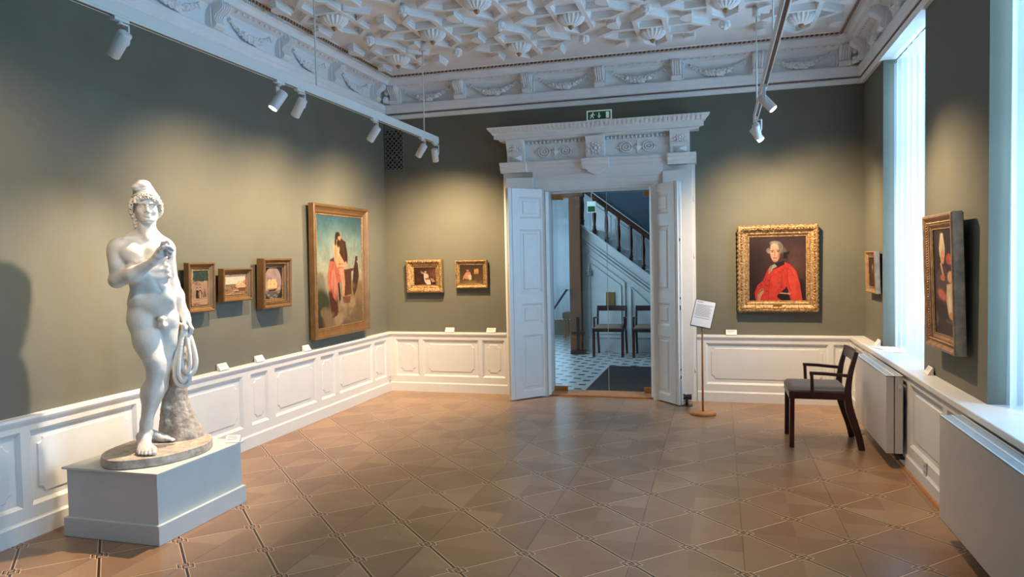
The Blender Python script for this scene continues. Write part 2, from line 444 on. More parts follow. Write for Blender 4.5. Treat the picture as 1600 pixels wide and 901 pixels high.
wainscot('trim_1', (0, YB, 0), (0, 1, 0), (1, 0, 0), -YB, sorted([(a-YB, b-YB) for a, b in L_pan]))
wainscot('trim_2', (0, 0, 0), (1, 0, 0), (0, -1, 0), 1.50, [(.105, .405), (.457, 1.155), (1.20, 1.475)])
wainscot('trim_3', (3.62, 0, 0), (1, 0, 0), (0, -1, 0), W-.105-3.62, [(.09, 1.30), (1.345, 1.505)])
R_pan = [(-.62,-.14), (-1.42,-.70), (-1.86,-1.50), (-2.68,-2.36), (-3.52,-2.75), (-4.4,-3.6), (-4.8,-4.48), (-5.7,-4.9), (-6.1,-5.8), (-7.0,-6.2), (-7.4,-7.1), (-8.3,-7.5)]
R_pan = [(-.62,-.14), (-1.42,-.70), (-1.86,-1.50), (-2.26,-1.94), (-3.14,-2.36), (-3.52,-3.22), (-4.4,-3.6), (-4.8,-4.48), (-5.7,-4.9), (-6.1,-5.8), (-7.0,-6.2), (-7.4,-7.1), (-8.3,-7.5)]
wainscot('trim_4', (5.165, 0, 0), (0, -1, 0), (-1, 0, 0), -YB, sorted([(-b, -a) for a, b in R_pan]), .045)
wainscot('trim_5', (0, YB, 0), (1, 0, 0), (0, 1, 0), W-.1, [(.1, 1.2), (1.3, 2.4), (2.5, 3.6), (3.7, 4.8)])
# quarter-round floor bead along the right wall
g = G(); g.prism([(5.165-.060, 0), (5.165-.057, .014), (5.165-.044, .02), (5.165-.04, .02), (5.165-.04, 0)], YB, -.04, 'y')
struct(g.build('trim_6', M['oak']))

# ---- cornice ring with mitred corners
def ring(g, prof, closed=False):
    """profile points (d, z), d measured in from the walls"""
    rings = []
    for d, z in prof:
        rings.append([(d, -d, z), (W-d, -d, z), (W-d, YB+d, z), (d, YB+d, z)])
    vs = [p for r in rings for p in r]; fs = []
    for i in range(len(rings)-1):
        for k in range(4): fs.append((i*4+k, i*4+(k+1)%4, (i+1)*4+(k+1)%4, (i+1)*4+k))
    if closed:
        i = len(rings)-1
        for k in range(4): fs.append((i*4+k, i*4+(k+1)%4, (k+1)%4, k))
    g.add(vs, fs)
g = G()
ring(g, [(0, HC), (.030, HC), (.034, 3.262), (.042, 3.270), (.042, 3.276), (.036, 3.282), (.036, 3.300), (.046, 3.306), (.052, 3.32), (.054, 3.345), (.060, 3.352), (.062, 3.395), (.054, 3.408),
         (.010, 3.410), (.010, 3.48), (.018, 3.54), (.045, 3.582), (.095, 3.600), (.112, 3.606), (.150, 3.610), (.158, 3.622), (.170, 3.650), (.198, 3.672), (.206, 3.684), (.225, 3.688), (.262, 3.690), (.264, 3.70)])
CORN = struct(g.build('trim_7', M['plaster'], fix=True))
g = G(); ring(g, [(.037, 3.284), (.044, 3.287), (.044, 3.297), (.037, 3.300)], True); g.build('painted_bead', M['beadbrown'], CORN)
g = G(); ring(g, [(.228, 3.690), (.232, 3.676), (.246, 3.672), (.256, 3.680), (.256, 3.692)], True); g.build('gilt_rope_bead', M['bead'], CORN)
# small dentils under the rope bead
g = G()
def along(d, z, w_, dp, h, step, yend=-6.2):
    x = .25
    while x < W-.25: g.box(x, x+w_, -d-dp, -d, z, z+h); x += step
    y = -.25
    while y > yend: g.box(d, d+dp, y-w_, y, z, z+h); g.box(W-d-dp, W-d, y-w_, y, z, z+h); y -= step
along(.195, 3.664, .012, .022, .016, .026)
g.build('dentil_band', M['plaster'], CORN)
# row of small flowers above each frieze panel
g = G()
x = .30
while x < W-.3: g.ell((x, -.118, 3.597), (.016, .012, .008), n=8, m_=5); x += .075
y = -.30
while y > -6: g.ell((.118, y, 3.597), (.012, .016, .008), n=8, m_=5); g.ell((W-.118, y, 3.597), (.012, .016, .008), n=8, m_=5); y -= .075
g.build('flower_band', M['plaster'], CORN)
# consoles (scroll brackets) and garlands
def console_mesh():
    g = G(); w_ = .055
    prof = [(.01, 3.408), (.074, 3.408), (.096, 3.425), (.100, 3.445), (.086, 3.462), (.078, 3.482), (.090, 3.510), (.124, 3.530), (.150, 3.548), (.160, 3.572), (.156, 3.596), (.146, 3.612), (.01, 3.612)]
    g.prism([(-d, z) for d, z in prof], -w_, w_, 'x')
    for k in (-.036, -.012, .012, .036):     # reeds down the front
        g.tube([(k, -.088, 3.462), (k, -.082, 3.485), (k, -.096, 3.512), (k, -.128, 3.532), (k, -.154, 3.550), (k, -.164, 3.575), (k, -.160, 3.60)], .0095, n=6)
    # pendant leaf at the foot
    g.ell((0, -.078, 3.440), (.040, .022, .026), n=10, m_=6)
    for s in (-1, 1):                       # side listel
        g.box(s*.066-.006, s*.066+.006, -.06, -.01, 3.41, 3.58)
        g.tube([(s*.064, -.055, 3.56), (s*.066, -.05, 3.50), (s*.064, -.055, 3.43)], .009, n=6)
    return g
def garland_mesh(span=.56, seed=1):
    g = G(); r = random.Random(seed)
    for k in range(64):
        t = (k+.5)/64; s = (t-.5)*span
        sag = .105*(1-(2*t-1)**2)
        rad = .012 + .026*(1-abs(2*t-1)**1.3)
        for j in range(3):
            a = r.uniform(0, 2*PI); rr = rad*r.uniform(.35, 1)
            z = 3.556 - sag + math.cos(a)*rr*.9; n_ = .034 + .022*(1-abs(2*t-1))
            q = rad*r.uniform(.30, .52)
            g.ell((s+r.uniform(-.006, .006), -(n_+math.sin(a)*rr*.4), z), (q*r.uniform(.9, 1.4), q, q), n=7, m_=5)
    for k in range(7):                      # larger fruits in the middle
        s = (k-3)*.038
        g.ell((s, -.064, 3.447 + abs(s)*.15 + r.uniform(-.012, .014)), r.uniform(.013, .020), n=9, m_=6)
    for sd in (-1, 1):                      # ribbon
        g.tube([(sd*span*.5, -.04, 3.565), (sd*(span*.5-.02), -.05, 3.55), (sd*(span*.5+.01), -.045, 3.52)], .008, n=6)
    return g
c0 = console_mesh().build('console', M['plaster'], CORN); c0.location = (.184, 0, 0)
g0 = garland_mesh().build('garland', M['plaster'], CORN); g0.location = (.184+.407, 0, 0)
def put(src, loc, rz):
    o = src.copy(); C.objects.link(o); o.parent = CORN; o.location = loc; o.rotation_euler = (0, 0, rz); return o
for i in range(1, 7): put(c0, (.184+i*.8135, 0, 0), 0)
for i in range(1, 6): put(g0, (.184+(i+.5)*.8135, 0, 0), 0)
for i in range(0, 8):
    y = -.285 - i*.917
    if i < 7:
        put(c0, (0, y, 0), PI/2); put(g0, (0, y-.4585, 0), PI/2)
        put(c0, (W, y, 0), -PI/2); put(g0, (W, y-.4585, 0), -PI/2)
# corner shells
for cx, s in ((0, 1), (W, -1)):
    g = G()
    for k in range(5):
        a = k*PI/8
        g.ell((cx+s*(.07+.035*math.cos(a)), -(.07+.035*math.sin(a)), 3.45), (.02, .02, .035), n=8, m_=6)
    g.ell((cx+s*.085, -.085, 3.47), (.035, .035, .03), n=10, m_=6)
    g.ell((cx+s*.10, -.10, 3.55), (.03, .03, .045), n=10, m_=6)
    g.build('corner_flower', M['plaster'], CORN)

# ---- strapwork ceiling
P_ = .645; X0 = 2.630; Y0 = -1.04
def strap_ring(g, cx, cy, hl, hw, d, vert, w_=.044):
    def outline(o):
        k = .145
        pts = [(0, -hl-o*1.4), (hw+o, -hl+k-o*.45), (hw+o, hl-k+o*.45), (0, hl+o*1.4), (-hw-o, hl-k+o*.45), (-hw-o, -hl+k-o*.45)]
        if not vert: pts = [(b, a) for a, b in pts]
        return [(cx+a, cy+b) for a, b in pts]
    for o_, dd in ((w_/2, d), (w_/2+.005, d*.66), (w_/2+.010, d*.33)):
        A = outline(o_); B = outline(-o_)
        vs = [(x, y, H+.01) for x, y in A] + [(x, y, H-dd) for x, y in A] + [(x, y, H-dd) for x, y in B] + [(x, y, H+.01) for x, y in B]
        fs = []
        for i in range(6):
            j = (i+1) % 6
            fs += [(i, j, 6+j, 6+i), (6+i, 6+j, 12+j, 12+i), (12+i, 12+j, 18+j, 18+i)]
        g.add(vs, fs)
def inside(x, y, m_=.12): return .26+m_ < x < W-.26-m_ and y < -.26-m_
strap = G(); rosL = []; knobL = []
for j in range(0, 9):
    cy = Y0 - j*P_
    for i in range(-4, 5):
        cx = X0 + (i)*P_
        if not inside(cx, cy): continue
        if (i + j) % 2 == 1:       # rosette
            rosL.append((cx, cy))
            strap_ring(strap, cx, cy, .49, .130, .062, True)
            strap_ring(strap, cx, cy, .49 if inside(cx+.5, cy, 0) and inside(cx-.5, cy, 0) else .31, .130, .058, False)
        else: knobL.append((cx, cy))
for j in range(-1, 9):
    for i in range(-4, 5):
        cx = X0+(i+.5)*P_; cy = Y0-(j+.5)*P_
        if not inside(cx, cy, .10): continue
        for rr, d in ((.135, .022), (.122, .045), (.108, .07)):
            sgn = 1
            pl = [(cx+.045+(rr-.108)*.4-rr*math.sin(t)*.95, cy+rr*math.cos(t)) for t in [PI*k/10 for k in range(11)]]
            strap.prism(pl, H-d, H+.01, 'z')
strap.build('strapwork', M['plaster'], CEIL)
def rosette_mesh():
    g = G(); n = 36
    prof = [(.112, 0), (.116, -.05), (.110, -.078), (.090, -.105), (.060, -.124), (.020, -.132)]
    vs = []
    for i, (r, z) in enumerate(prof):
        for k in range(n):
            a = 2*PI*k/n; rr = r*(1+(.09 if k % 2 else -.06)*(1 if i > 0 else .3)); vs.append((rr*math.cos(a), rr*math.sin(a), z))
    fs = [(i*n+k, i*n+(k+1)%n, (i+1)*n+(k+1)%n, (i+1)*n+k) for i in range(len(prof)-1) for k in range(n)] + [list(range((len(prof)-1)*n, len(prof)*n))]
    g.add(vs, fs); return g
ros = rosette_mesh().build('rosette', M['plaster'], CEIL); ros.location = (*rosL[0], H)
tip = G().lathe([(.024, -.128), (.027, -.138), (.020, -.152), (.008, -.162), (.002, -.165)], n=12).build('gilt_tip', M['gold'], ros)
for x, y in rosL[1:]:
    o = copy_tree(ros, CEIL); o.location = (x, y, H)
g = G()
g.lathe([(.018, 0), (.020, -.02), (.045, -.03), (.050, -.045), (.045, -.055), (.018, -.06)], n=14)
for k in range(8):
    a = k*PI/4; g.ell((.034*math.cos(a), .034*math.sin(a), -.068), (.020, .020, .026), n=8, m_=6)
g.ell((0, 0, -.085), (.03, .03, .028), n=10, m_=6)
kn = g.build('plaster_bud', M['plaster'], CEIL); kn.location = (*knobL[0], H)
for x, y in knobL[1:]:
    o = kn.copy(); C.objects.link(o); o.parent = CEIL; o.location = (x, y, H)

# ------------------------------------------------------------------ doorway
door = empty('door_1', 'x', 'door'); del door['label']; del door['category']; struct(door)
g = G()
# side pilasters and plinths
for s in (0, 1):
    xa, xb = ((1.505, 1.985), (3.16, 3.615))[s]
    g.box(xa, xb, -.0495, 0, 0, 2.5185)
    g.box(xa-.0, xb, -.062, 0, 0, .125)
    for k in (0, 1):
        q = (xa+.05, xa+.10)[k] if s == 0 else (xb-.05, xb-.10)[k]
    ie = xb if s == 0 else xa
    si = -1 if s == 0 else 1
    for dx, dp in ((.0, .0835), (.05, .0712), (.10, .0583)):
        a_, b_ = sorted((ie, ie+si*(.14-dx))); g.box(a_, b_, -dp, 0, 0, 2.45)
# head architrave, stepped
for z0, z1, dp in ((2.309, 2.338, .066), (2.331, 2.362, .080), (2.357, 2.432, .089), (2.425, 2.455, .104), (2.449, 2.478, .112), (2.471, 2.534, .098)):
    g.box(1.86, 3.29, -dp, 0, z0, z1)
g.box(1.52, 3.60, -.0575, 0, 2.447, 2.56)
g.box(1.985, 3.16, -.06, .3, 2.305, 2.33)          # soffit lining
g.box(1.972, 1.990, -.06, .3, 0, 2.32); g.box(3.155, 3.173, -.06, .3, 0, 2.32)
# ledge under the frieze (breaks forward at the ends and the middle)
def ledge(x0, x1, out):
    g.prism([(0, 2.520), (-out+.045, 2.520), (-out+.04, 2.545), (-out+.02, 2.565), (-out+.018, 2.59), (-out, 2.605), (-out, 2.63), (0, 2.635)], x0, x1, 'x')
ledge(1.60, 3.53, .14)
ledge(1.50, 1.80, .19); ledge(3.34, 3.63, .19); ledge(2.43, 2.72, .20)
# frieze field
g.box(1.60, 3.55, -.085, 0, 2.62, 2.88)
g.build('door_surround', M['doorwhite'], door)
# end brackets and the middle block
for x0, x1 in ((1.575, 1.775), (3.365, 3.565), (2.475, 2.675)):
    b_ = G(); w_ = x1-x0; cx = (x0+x1)/2; big = x0 != 2.475
    b_.prism([(0, 2.632), (-.12, 2.632), (-.125, 2.70), (-.135, 2.76), (-.165, 2.83), (-.175, 2.88), (0, 2.88)], x0, x1, 'x') if big else b_.prism([(0, 2.632), (-.15, 2.632), (-.15, 2.80), (-.205, 2.865), (0, 2.88)], x0, x1, 'x')
    if big:
        b_.add([(cx-.07, -.124, 2.645), (cx+.07, -.124, 2.645), (cx+.07, -.126, 2.71), (cx-.07, -.126, 2.71), (cx, -.165, 2.678)], [(0,1,4),(1,2,4),(2,3,4),(3,0,4)])
        b_.box(cx-.085, cx+.085, -.150, -.12, 2.735, 2.748)
        zc, R_ = 2.80, .05
    else: zc, R_ = 2.735, .075
    yy = -.156 if not big else -.158
    for k in range(8):
        a = k*PI/4
        b_.ell((cx+R_*.55*math.cos(a), yy, zc+R_*.55*math.sin(a)), (.014, .010, .014), n=8, m_=5)
        b_.ell((cx+R_*math.cos(a+.4)*1.1, yy+.003, zc+R_*math.sin(a+.4)*1.1*.8), (.015, .008, .012), n=8, m_=5)
    b_.ell((cx, yy-.004, zc), (.018, .012, .018), n=10, m_=6)
    if not big:                              # drop below the middle block
        b_.prism([(cx-.13, 2.60), (cx+.13, 2.60), (cx+.12, 2.53), (cx+.08, 2.485), (cx+.02, 2.46), (cx, 2.455), (cx-.02, 2.46), (cx-.08, 2.485), (cx-.12, 2.53)], -.150, -.06, 'y')
    b_.build('carved_block', M['doorwhite'], door)
# crown cornice
g = G()
prof = [(0, 2.87), (-.16, 2.87), (-.17, 2.885), (-.21, 2.89), (-.21, 2.93), (-.225, 2.938), (-.232, 2.955), (-.262, 2.985), (-.272, 3.012), (0, 3.02)]
g.prism(prof, 1.50, 3.66, 'x')
for s, xe in ((-1, 1.50), (1, 3.66)):          # returns at the ends
    vs = [(xe, yy, z) for yy, z in prof] + [(xe + s*max(0, (-yy-.16))*1.05, yy, z) for yy, z in prof]
    n = len(prof); g.add(vs, [(i, (i+1)%n, n+(i+1)%n, n+i) for i in range(n)] + [list(range(n, 2*n))])
g.build('crown_moulding', M['doorwhite'], door)
g = G()                                      # leaf band on the crown and egg band below
x = 1.47
while x < 3.70:
    g.add([(x, -.238, 2.950), (x+.038, -.238, 2.950), (x+.019, -.286, 2.996), (x+.019, -.236, 2.996)], [(0, 1, 2), (0, 2, 3), (1, 3, 2)])
    x += .047
x = 1.82
while x < 3.33:
    if not 2.44 < x < 2.70:
        g.ell((x, -.098, 2.842), (.014, .020, .021), n=8, m_=5); g.box(x+.017, x+.024, -.106, -.085, 2.826, 2.862)
    x += .044
g.box(1.79, 3.34, -.102, -.085, 2.862, 2.872)
g.build('leaf_band', M['doorwhite'], door)
for cx in (2.115, 3.02):                     # strap ornaments with a pyramid stud between two lobes
    g = G(); z = 2.735
    g.add([(cx-.06, -.086, z), (cx, -.086, z-.05), (cx+.06, -.086, z), (cx, -.086, z+.05), (cx, -.125, z)], [(0,1,4),(1,2,4),(2,3,4),(3,0,4)])
    for s in (-1, 1):
        for a0, rr in ((0, .030), (0, .052)):
            g.tube([(cx+s*.12 + rr*1.25*math.cos(t), -.094, z + rr*math.sin(t)) for t in [k*PI/6 for k in range(13)]], .0095, n=6, cap=False)
        g.tube([(cx+s*.19, -.09, z), (cx+s*.235, -.09, z)], .006, n=6)
        for dx, dz in ((.12, .0), (.09, .02), (.09, -.02), (.15, .02), (.15, -.02), (.205, .0)):
            g.ell((cx+s*dx, -.092, z+dz), (.013, .012, .010), n=6, m_=4)
    g.ell((cx, -.09, z+.062), .01, n=6, m_=5); g.ell((cx, -.09, z-.062), .01, n=6, m_=5)
    g.build('strap_ornament', M['doorwhite'], door)
# tall splayed side boards in front of the pilasters
for (xo, yo), (xi, yi) in (((1.565, -.15), (1.865, -.105)), ((3.595, -.15), (3.285, -.105))):
    g = G(); g.bar((xo, yo, 1.26), (xi, yi, 1.26), .03, 2.40)
    sb = g.build('side_board', M['doorwhite'], door, bevel=.004)
    if xo > 3:
        h_ = G()
        for z in (.35, .95, 1.55, 2.15): h_.tube([(xo+.008, yo-.004, z-.03), (xo+.008, yo-.004, z+.03)], .007, n=8)
        h_.build('hinge', M['metalwhite'], door)
# leaves
def leaf(hx, hy, fx, fy, face, name_lock):
    """door leaf from hinge (hx,hy) to free edge (fx,fy)"""
    a = Vector((hx, hy, 0)); b = Vector((fx, fy, 0)); d = (b-a); Ln = d.length; d.normalize(); nrm = Vector((-d.y, d.x, 0))*face
    root = G(); root.M = Matrix(((d.x, nrm.x, 0, hx), (d.y, nrm.y, 0, hy), (0, 0, 1, 0), (0, 0, 0, 1)))
    zb, zt, T = .012, 2.325, .026
    pans = [(.086, .71), (.82, 1.06), (1.17, 1.88), (2.0, 2.236)]
    s0, s1 = .10, Ln-.145
    root.box(0, Ln, -.014, .014, zb, zt)
    root.box(0, s0, -T, T, zb, zt); root.box(s1, Ln, -T, T, zb, zt)
    zz = [zb] + [q for p in pans for q in p] + [zt]
    for i in range(0, len(zz), 2): root.box(s0, s1, -T, T, zz[i], zz[i+1])
    for za, zc in pans:
        for sg in (1, -1):
            w_ = .022; P = [(s0, za), (s1, za), (s1, zc), (s0, zc)]; Qn = [(s0+w_, za+w_), (s1-w_, za+w_), (s1-w_, zc-w_), (s0+w_, zc-w_)]
            root.add([(p, sg*T, q) for p, q in P] + [(p, sg*.0145, q) for p, q in Qn], [(i, (i+1)%4, 4+(i+1)%4, 4+i) for i in range(4)])
            w2 = .045; root.add([(s0+w2, sg*.0142, za+w2), (s1-w2, sg*.0142, za+w2), (s1-w2, sg*.0142, zc-w2), (s0+w2, sg*.0142, zc-w2),
                                (s0+w2+.012, sg*.021, za+w2+.012), (s1-w2-.012, sg*.021, za+w2+.012), (s1-w2-.012, sg*.021, zc-w2-.012), (s0+w2+.012, sg*.021, zc-w2-.012)],
                               [(0,1,5,4),(1,2,6,5),(2,3,7,6),(3,0,4,7),(4,5,6,7)])
    root.box(Ln-.060, Ln-.048, -T-.006, T+.006, zb, zt)
    root.box(Ln-.095, Ln-.088, T, T+.004, zb, zt)
    o = root.build('door_leaf', M['doorwhite'], door)
    M4 = root.M
    hg = G(); hg.M = M4
    if name_lock == 'handle':
        hg.tube([(Ln-.045, T, 1.055), (Ln-.045, T+.012, 1.055)], .026, n=16)
        hg.tube([(Ln-.045, T+.01, 1.055), (Ln-.045, T+.045, 1.055), (Ln-.060, T+.055, 1.057), (Ln-.16, T+.05, 1.065)], .009, n=8)
        hg.build('door_handle', M['black'], o)
        kg = G(); kg.M = M4; kg.lathe([(.001, 0), (.02, 0)], n=4); kg = G(); kg.M = M4
        kg.tube([(Ln-.045, T, .965), (Ln-.045, T+.008, .965)], .022, n=16); kg.build('keyhole_plate', M['black'], o)
    else:
        for z, hh in ((1.02, .05), (1.12, .02), (1.72, .03), (.30, .03), (.38, .02)):
            hg.box(Ln, Ln+.002, -.006, .006, z-hh/2, z+hh/2)
        hg.build('lock_plate', M['black'], o)
        eg = G(); eg.M = M4; eg.box(Ln-.02, Ln+.001, -.010, .010, 2.18, 2.30); eg.build('top_bolt', M['metalwhite'], o)
    return o
leaf(1.998, .00, 1.642, -.405, -1, 'handle')
leaf(3.150, .03, 3.466, -.350, 1, 'lock')
# oak threshold
G().box(1.99, 3.155, -.02, .30, 0.0, .018).build('threshold', M['oak'], door, bevel=.004)
# glass double door in the reveal
gd = empty('glass_double_door', 'frameless clear glass double door with brass corner fittings behind the white doors', 'glass door', (0, .24, 0))
for x0, x1 in ((1.995, 2.628), (2.634, 3.15)):
    G().box(x0, x1, -.005, .005, .03, 2.29).build('glass_pane', M['glass'], gd)
g = G(); g.box(2.6285, 2.6335, -.006, .006, .03, 2.29); g.build('meeting_edge', M['glassedge'], gd)
for x0, x1, z0, z1 in ((2.0, 2.15, .02, .07), (3.03, 3.15, .02, .08), (2.0, 2.13, 2.225, 2.285), (3.05, 3.15, 2.225, 2.285)):
    G().box(x0, x1, -.016, .016, z0, z1).build('corner_fitting', M['brass'], gd, bevel=.003)
# light catch under the head
G().box(2.52, 2.66, -.065, -.05, 2.322, 2.334).build('door_catch', M['chrome'], door)
# exit sign
es = empty('exit_sign', 'small green emergency exit sign above the doorway cornice', 'exit sign', (2.602, 0, 3.11))
G().box(-.138, .138, -.018, 0, -.056, .056).build('housing', M['signwhite'], es)
G().box(-.124, .124, -.0195, -.018, -.043, .043).build('green_panel', M['green'], es)
g = G(); Z = -.0205
def sgn(p): g.prism(p, Z, Z+.001, 'y')
sgn([(.075, -.034), (.110, -.034), (.110, .034), (.075, .034)])
g.build('door_symbol', M['signwhite'], es); g = G()
sgn([(-.005, .028), (.005, .028), (.005, -.008), (-.005, -.008)]); sgn([(-.020, -.004), (.0, -.032), (.020, -.004), (.012, -.002), (.0, -.018), (-.012, -.002)])
g.build('arrow_symbol', M['signwhite'], es); g = G()
g.ell((-.068, Z, .026), (.0085, .001, .0085), n=10, m_=5)
g.bar((-.070, Z, .016), (-.080, Z, -.008), .001, .013, (1, 0, 0)) 
for a, b in (((-.070, .014), (-.052, .004)), ((-.052, .004), (-.044, .010)), ((-.072, .014), (-.092, .008)), ((-.092, .008), (-.098, -.006)), ((-.080, -.006), (-.062, -.014)), ((-.062, -.014), (-.064, -.032)), ((-.080, -.006), (-.088, -.022)), ((-.088, -.022), (-.104, -.026))):
    dx, dz = b[0]-a[0], b[1]-a[1]; l_ = math.hypot(dx, dz); nx, nz = -dz/l_*.0035, dx/l_*.0035
    sgn([(a[0]+nx, a[1]+nz), (b[0]+nx, b[1]+nz), (b[0]-nx, b[1]-nz), (a[0]-nx, a[1]-nz)])
sgn([(-.073, .018), (-.063, .016), (-.074, -.010), (-.086, -.008)])
g.build('running_figure', M['signwhite'], es)

# ---- lattice vent at the left end of the far wall
ve = empty('wall_vent', 'dark latticed ventilation grille high in the far left corner', 'vent', (.03, 0, 2.65))
G().box(0, .225, -.006, .0, 0, .465).build('opening', M['void'], ve)
g = G(); n = 4; st = .225/n
M['vent'] = mat('vent_metal', srgb(118, 120, 108), .6)
for i in range(-11, n+1):                  # two families of diagonal bars
    for sg in (1, -1):
        x0 = i*st if sg == 1 else .225-i*st
        pts = []
        for t in (0.0, 1.0): pass
        a = [x0, 0.0]; b = [x0+sg*.465, .465]
        # clip to the opening
        ta = 0; tb = 1
        lo, hi = (0-a[0])/(b[0]-a[0]), (.225-a[0])/(b[0]-a[0]); lo, hi = min(lo, hi), max(lo, hi)
        ta, tb = max(0, lo), min(1, hi)
        if tb-ta < .02: continue
        p = (a[0]+(b[0]-a[0])*ta, .465*ta); q = (a[0]+(b[0]-a[0])*tb, .465*tb)
        g.bar((p[0], -.009, p[1]), (q[0], -.009, q[1]), .006, .010, (0, 1, 0) if False else (sg, 0, -1))
for k in range(n):
    for j in range(10):
        if (k+j) % 2 == 0: g.box((k+.5)*st-.008, (k+.5)*st+.008, -.011, -.006, (j+.5)*.0465-.008, (j+.5)*.0465+.008)
g.box(-.004, .0, -.012, 0, 0, .465); g.box(.225, .229, -.012, 0, 0, .465); g.box(-.004, .229, -.012, 0, -.004, 0); g.box(-.004, .229, -.012, 0, .465, .469)
g.build('lattice', M['vent'], ve)

# ------------------------------------------------------------------ stair hall behind the doorway
YH = 3.9
struct(G().box(-.6, W+.6, .3, 8.0, -.1, 0).build('floor_hall', M['tiles']))
struct(G().box(-.6, W+.6, .3, 8.0, 3.7, 3.8).build('ceiling_hall', M['plaster']))
struct(G().box(-.7, -.6, .3, 8.0, 0, 3.7).build('wall_hall_left', M['white']))
struct(G().box(W+.5, W+.6, .3, 8.0, 0, 3.7).build('wall_hall_right', M['hallwall']))
struct(G().box(-.6, W+.6, 7.9, 8.0, 0, 3.7).build('wall_hall_back', M['white']))
struct(G().box(1.475, 1.665, YH-.15, YH+.1, 0, 2.56).build('pillar', M['brownpanel'], bevel=.006))
struct(G().box(-.6, 1.70, YH-.1, YH+.1, 2.56, 3.7).build('wall_hall_header', M['brownpanel']))
SL = -.765
def stz(x): return 1.928 + SL*(x-1.878)
# under-stair panelling: sloping top, string boards and framed panels
g = G(); XE = 4.3
g.prism([(1.665, 0), (XE, 0), (XE, max(.05, stz(XE))), (1.665, stz(1.665))], YH, YH+.06, 'y')
def slope_bar(x0, x1, off, h, y0, y1):
    g.prism([(x0, stz(x0)+off), (x1, stz(x1)+off), (x1, stz(x1)+off+h), (x0, stz(x0)+off+h)], y0, y1, 'y')
slope_bar(1.665, 4.2, -.02, .04, YH-.05, YH+.06)
slope_bar(1.665, 4.2, -.20, .03, YH-.02, YH)
slope_bar(1.665, 4.2, -.245, .018, YH-.035, YH)
slope_bar(1.665, 4.2, -.30, .012, YH-.02, YH)
g.box(1.665, XE, YH-.03, YH, 0, .12); g.box(1.665, 2.9, YH-.02, YH, .12, .20)
def frame2(pts, t=.018):
    for i in range(len(pts)):
        a, b = pts[i], pts[(i+1) % len(pts)]
        g.bar((a[0], YH-.008, a[1]), (b[0], YH-.008, b[1]), t, .022, (0, 1, 0))
frame2([(1.73, .24), (2.36, .24), (2.36, stz(2.36)-.42), (1.73, stz(1.73)-.42)])
frame2([(1.79, .30), (2.30, .30), (2.30, stz(2.30)-.52), (1.79, stz(1.79)-.52)], .010)
frame2([(2.46, .24), (3.3, .24), (3.3, .26), (2.46, stz(2.46)-.42)])
struct(g.build('wall_understair', M['white']))
# flight of steps behind the balustrade
g = G(); k = 0; x = 1.68
while x < 4.1:
    z = stz(x+.12)+.02
    if z > .1: g.box(x, x+.25, YH+.06, YH+1.0, max(0, z-.3), z)
    x += .22
struct(g.build('stair_steps', M['white']))
# wall beyond the stair: white sloping dado, blue above
struct(G().box(1.668, W+.5, YH+1.0, YH+1.1, 0, 3.7).build('wall_hall_far', M['hallwall']))
g = G()
g.prism([(1.668, 0), (4.4, 0), (4.4, stz(4.4)+.60), (1.668, stz(1.668)+.60)], YH+.96, YH+1.0, 'y')
for off, t in ((.60, .05), (.50, .015), (-.02, .03)):
    g.prism([(1.668, stz(1.668)+off), (4.4, stz(4.4)+off), (4.4, stz(4.4)+off+t), (1.668, stz(1.668)+off+t)], YH+.93, YH+.97, 'y')
for k in range(7):
    xa = 1.70+k*.38; xb = xa+.30; o_ = (.06, .44)
    P = [(xa, stz(xa)+o_[0]), (xb, stz(xb)+o_[0]), (xb, stz(xb)+o_[1]), (xa, stz(xa)+o_[1])]
    for i in range(4):
        a, b = P[i], P[(i+1) % 4]; g.bar((a[0], YH+.955, a[1]), (b[0], YH+.955, b[1]), .018, .02, (0, 1, 0))
struct(g.build('stair_dado', M['white']))
# balustrade: one thing with a rail and each baluster a part
bal = empty('stair_balustrade', 'dark wooden stair balustrade of turned balusters and sloping handrail beyond the doorway', 'balustrade', (1.68, YH, 0))
g = G(); g.M = Matrix.Translation((-1.68, 0, 0))
g.bar((1.62, 0, stz(1.62)+.635), (3.9, 0, stz(3.9)+.635), .075, .055, (0, 0, 1)); g.bar((1.62, 0, stz(1.62)+.595), (3.9, 0, stz(3.9)+.595), .045, .04, (0, 0, 1))
g.build('handrail', M['railwood'], bal, bevel=.008)
hB = .60
prof = [(.030, 0), (.030, .06), (.036, .065), (.036, .085), (.022, .10), (.030, .12), (.022, .15), (.030, .24), (.033, .32), (.026, .42), (.018, .47), (.028, .485), (.020, .50), (.030, .52), (.030, .60)]
bl = G().lathe(prof, n=12).build('baluster', M['railwood'], bal); bl.location = (0, 0, stz(1.68)+.015)
for k in range(1, 11):
    o = bl.copy(); C.objects.link(o); o.parent = bal; o.location = (k*.198, 0, stz(1.68+k*.198)+.015)
# next room seen past the pillar: window, curtains, bench
g = G(); g.box(-.6, 1.95, 6.62, 6.98, 0, .29); g.box(1.9, 2.4, 6.9, 6.98, 0, 3.7); g.box(-.6, .2, 6.9, 6.98, 0, 3.7); g.box(.2, 1.9, 6.9, 6.98, 3.0, 3.7); struct(g.build('wall_next_room', mat('beige_paint', (.42, .34, .25, 1), .8)))
g = G(); g.box(.2, 1.9, 6.9, 6.96, .29, .36); g.box(.2, 1.9, 6.9, 6.96, 2.9, 3.0); g.box(.2, .28, 6.9, 6.96, .29, 3); g.box(1.82, 1.9, 6.9, 6.96, .29, 3); g.box(1.02, 1.08, 6.9, 6.96, .29, 3); g.box(.2, 1.9, 6.9, 6.96, 2.2, 2.26)
w = struct(g.build('window_4', M['white']))
G().box(.25, 1.85, 6.93, 6.935, .33, 2.95).build('window_pane', M['glass'], w)
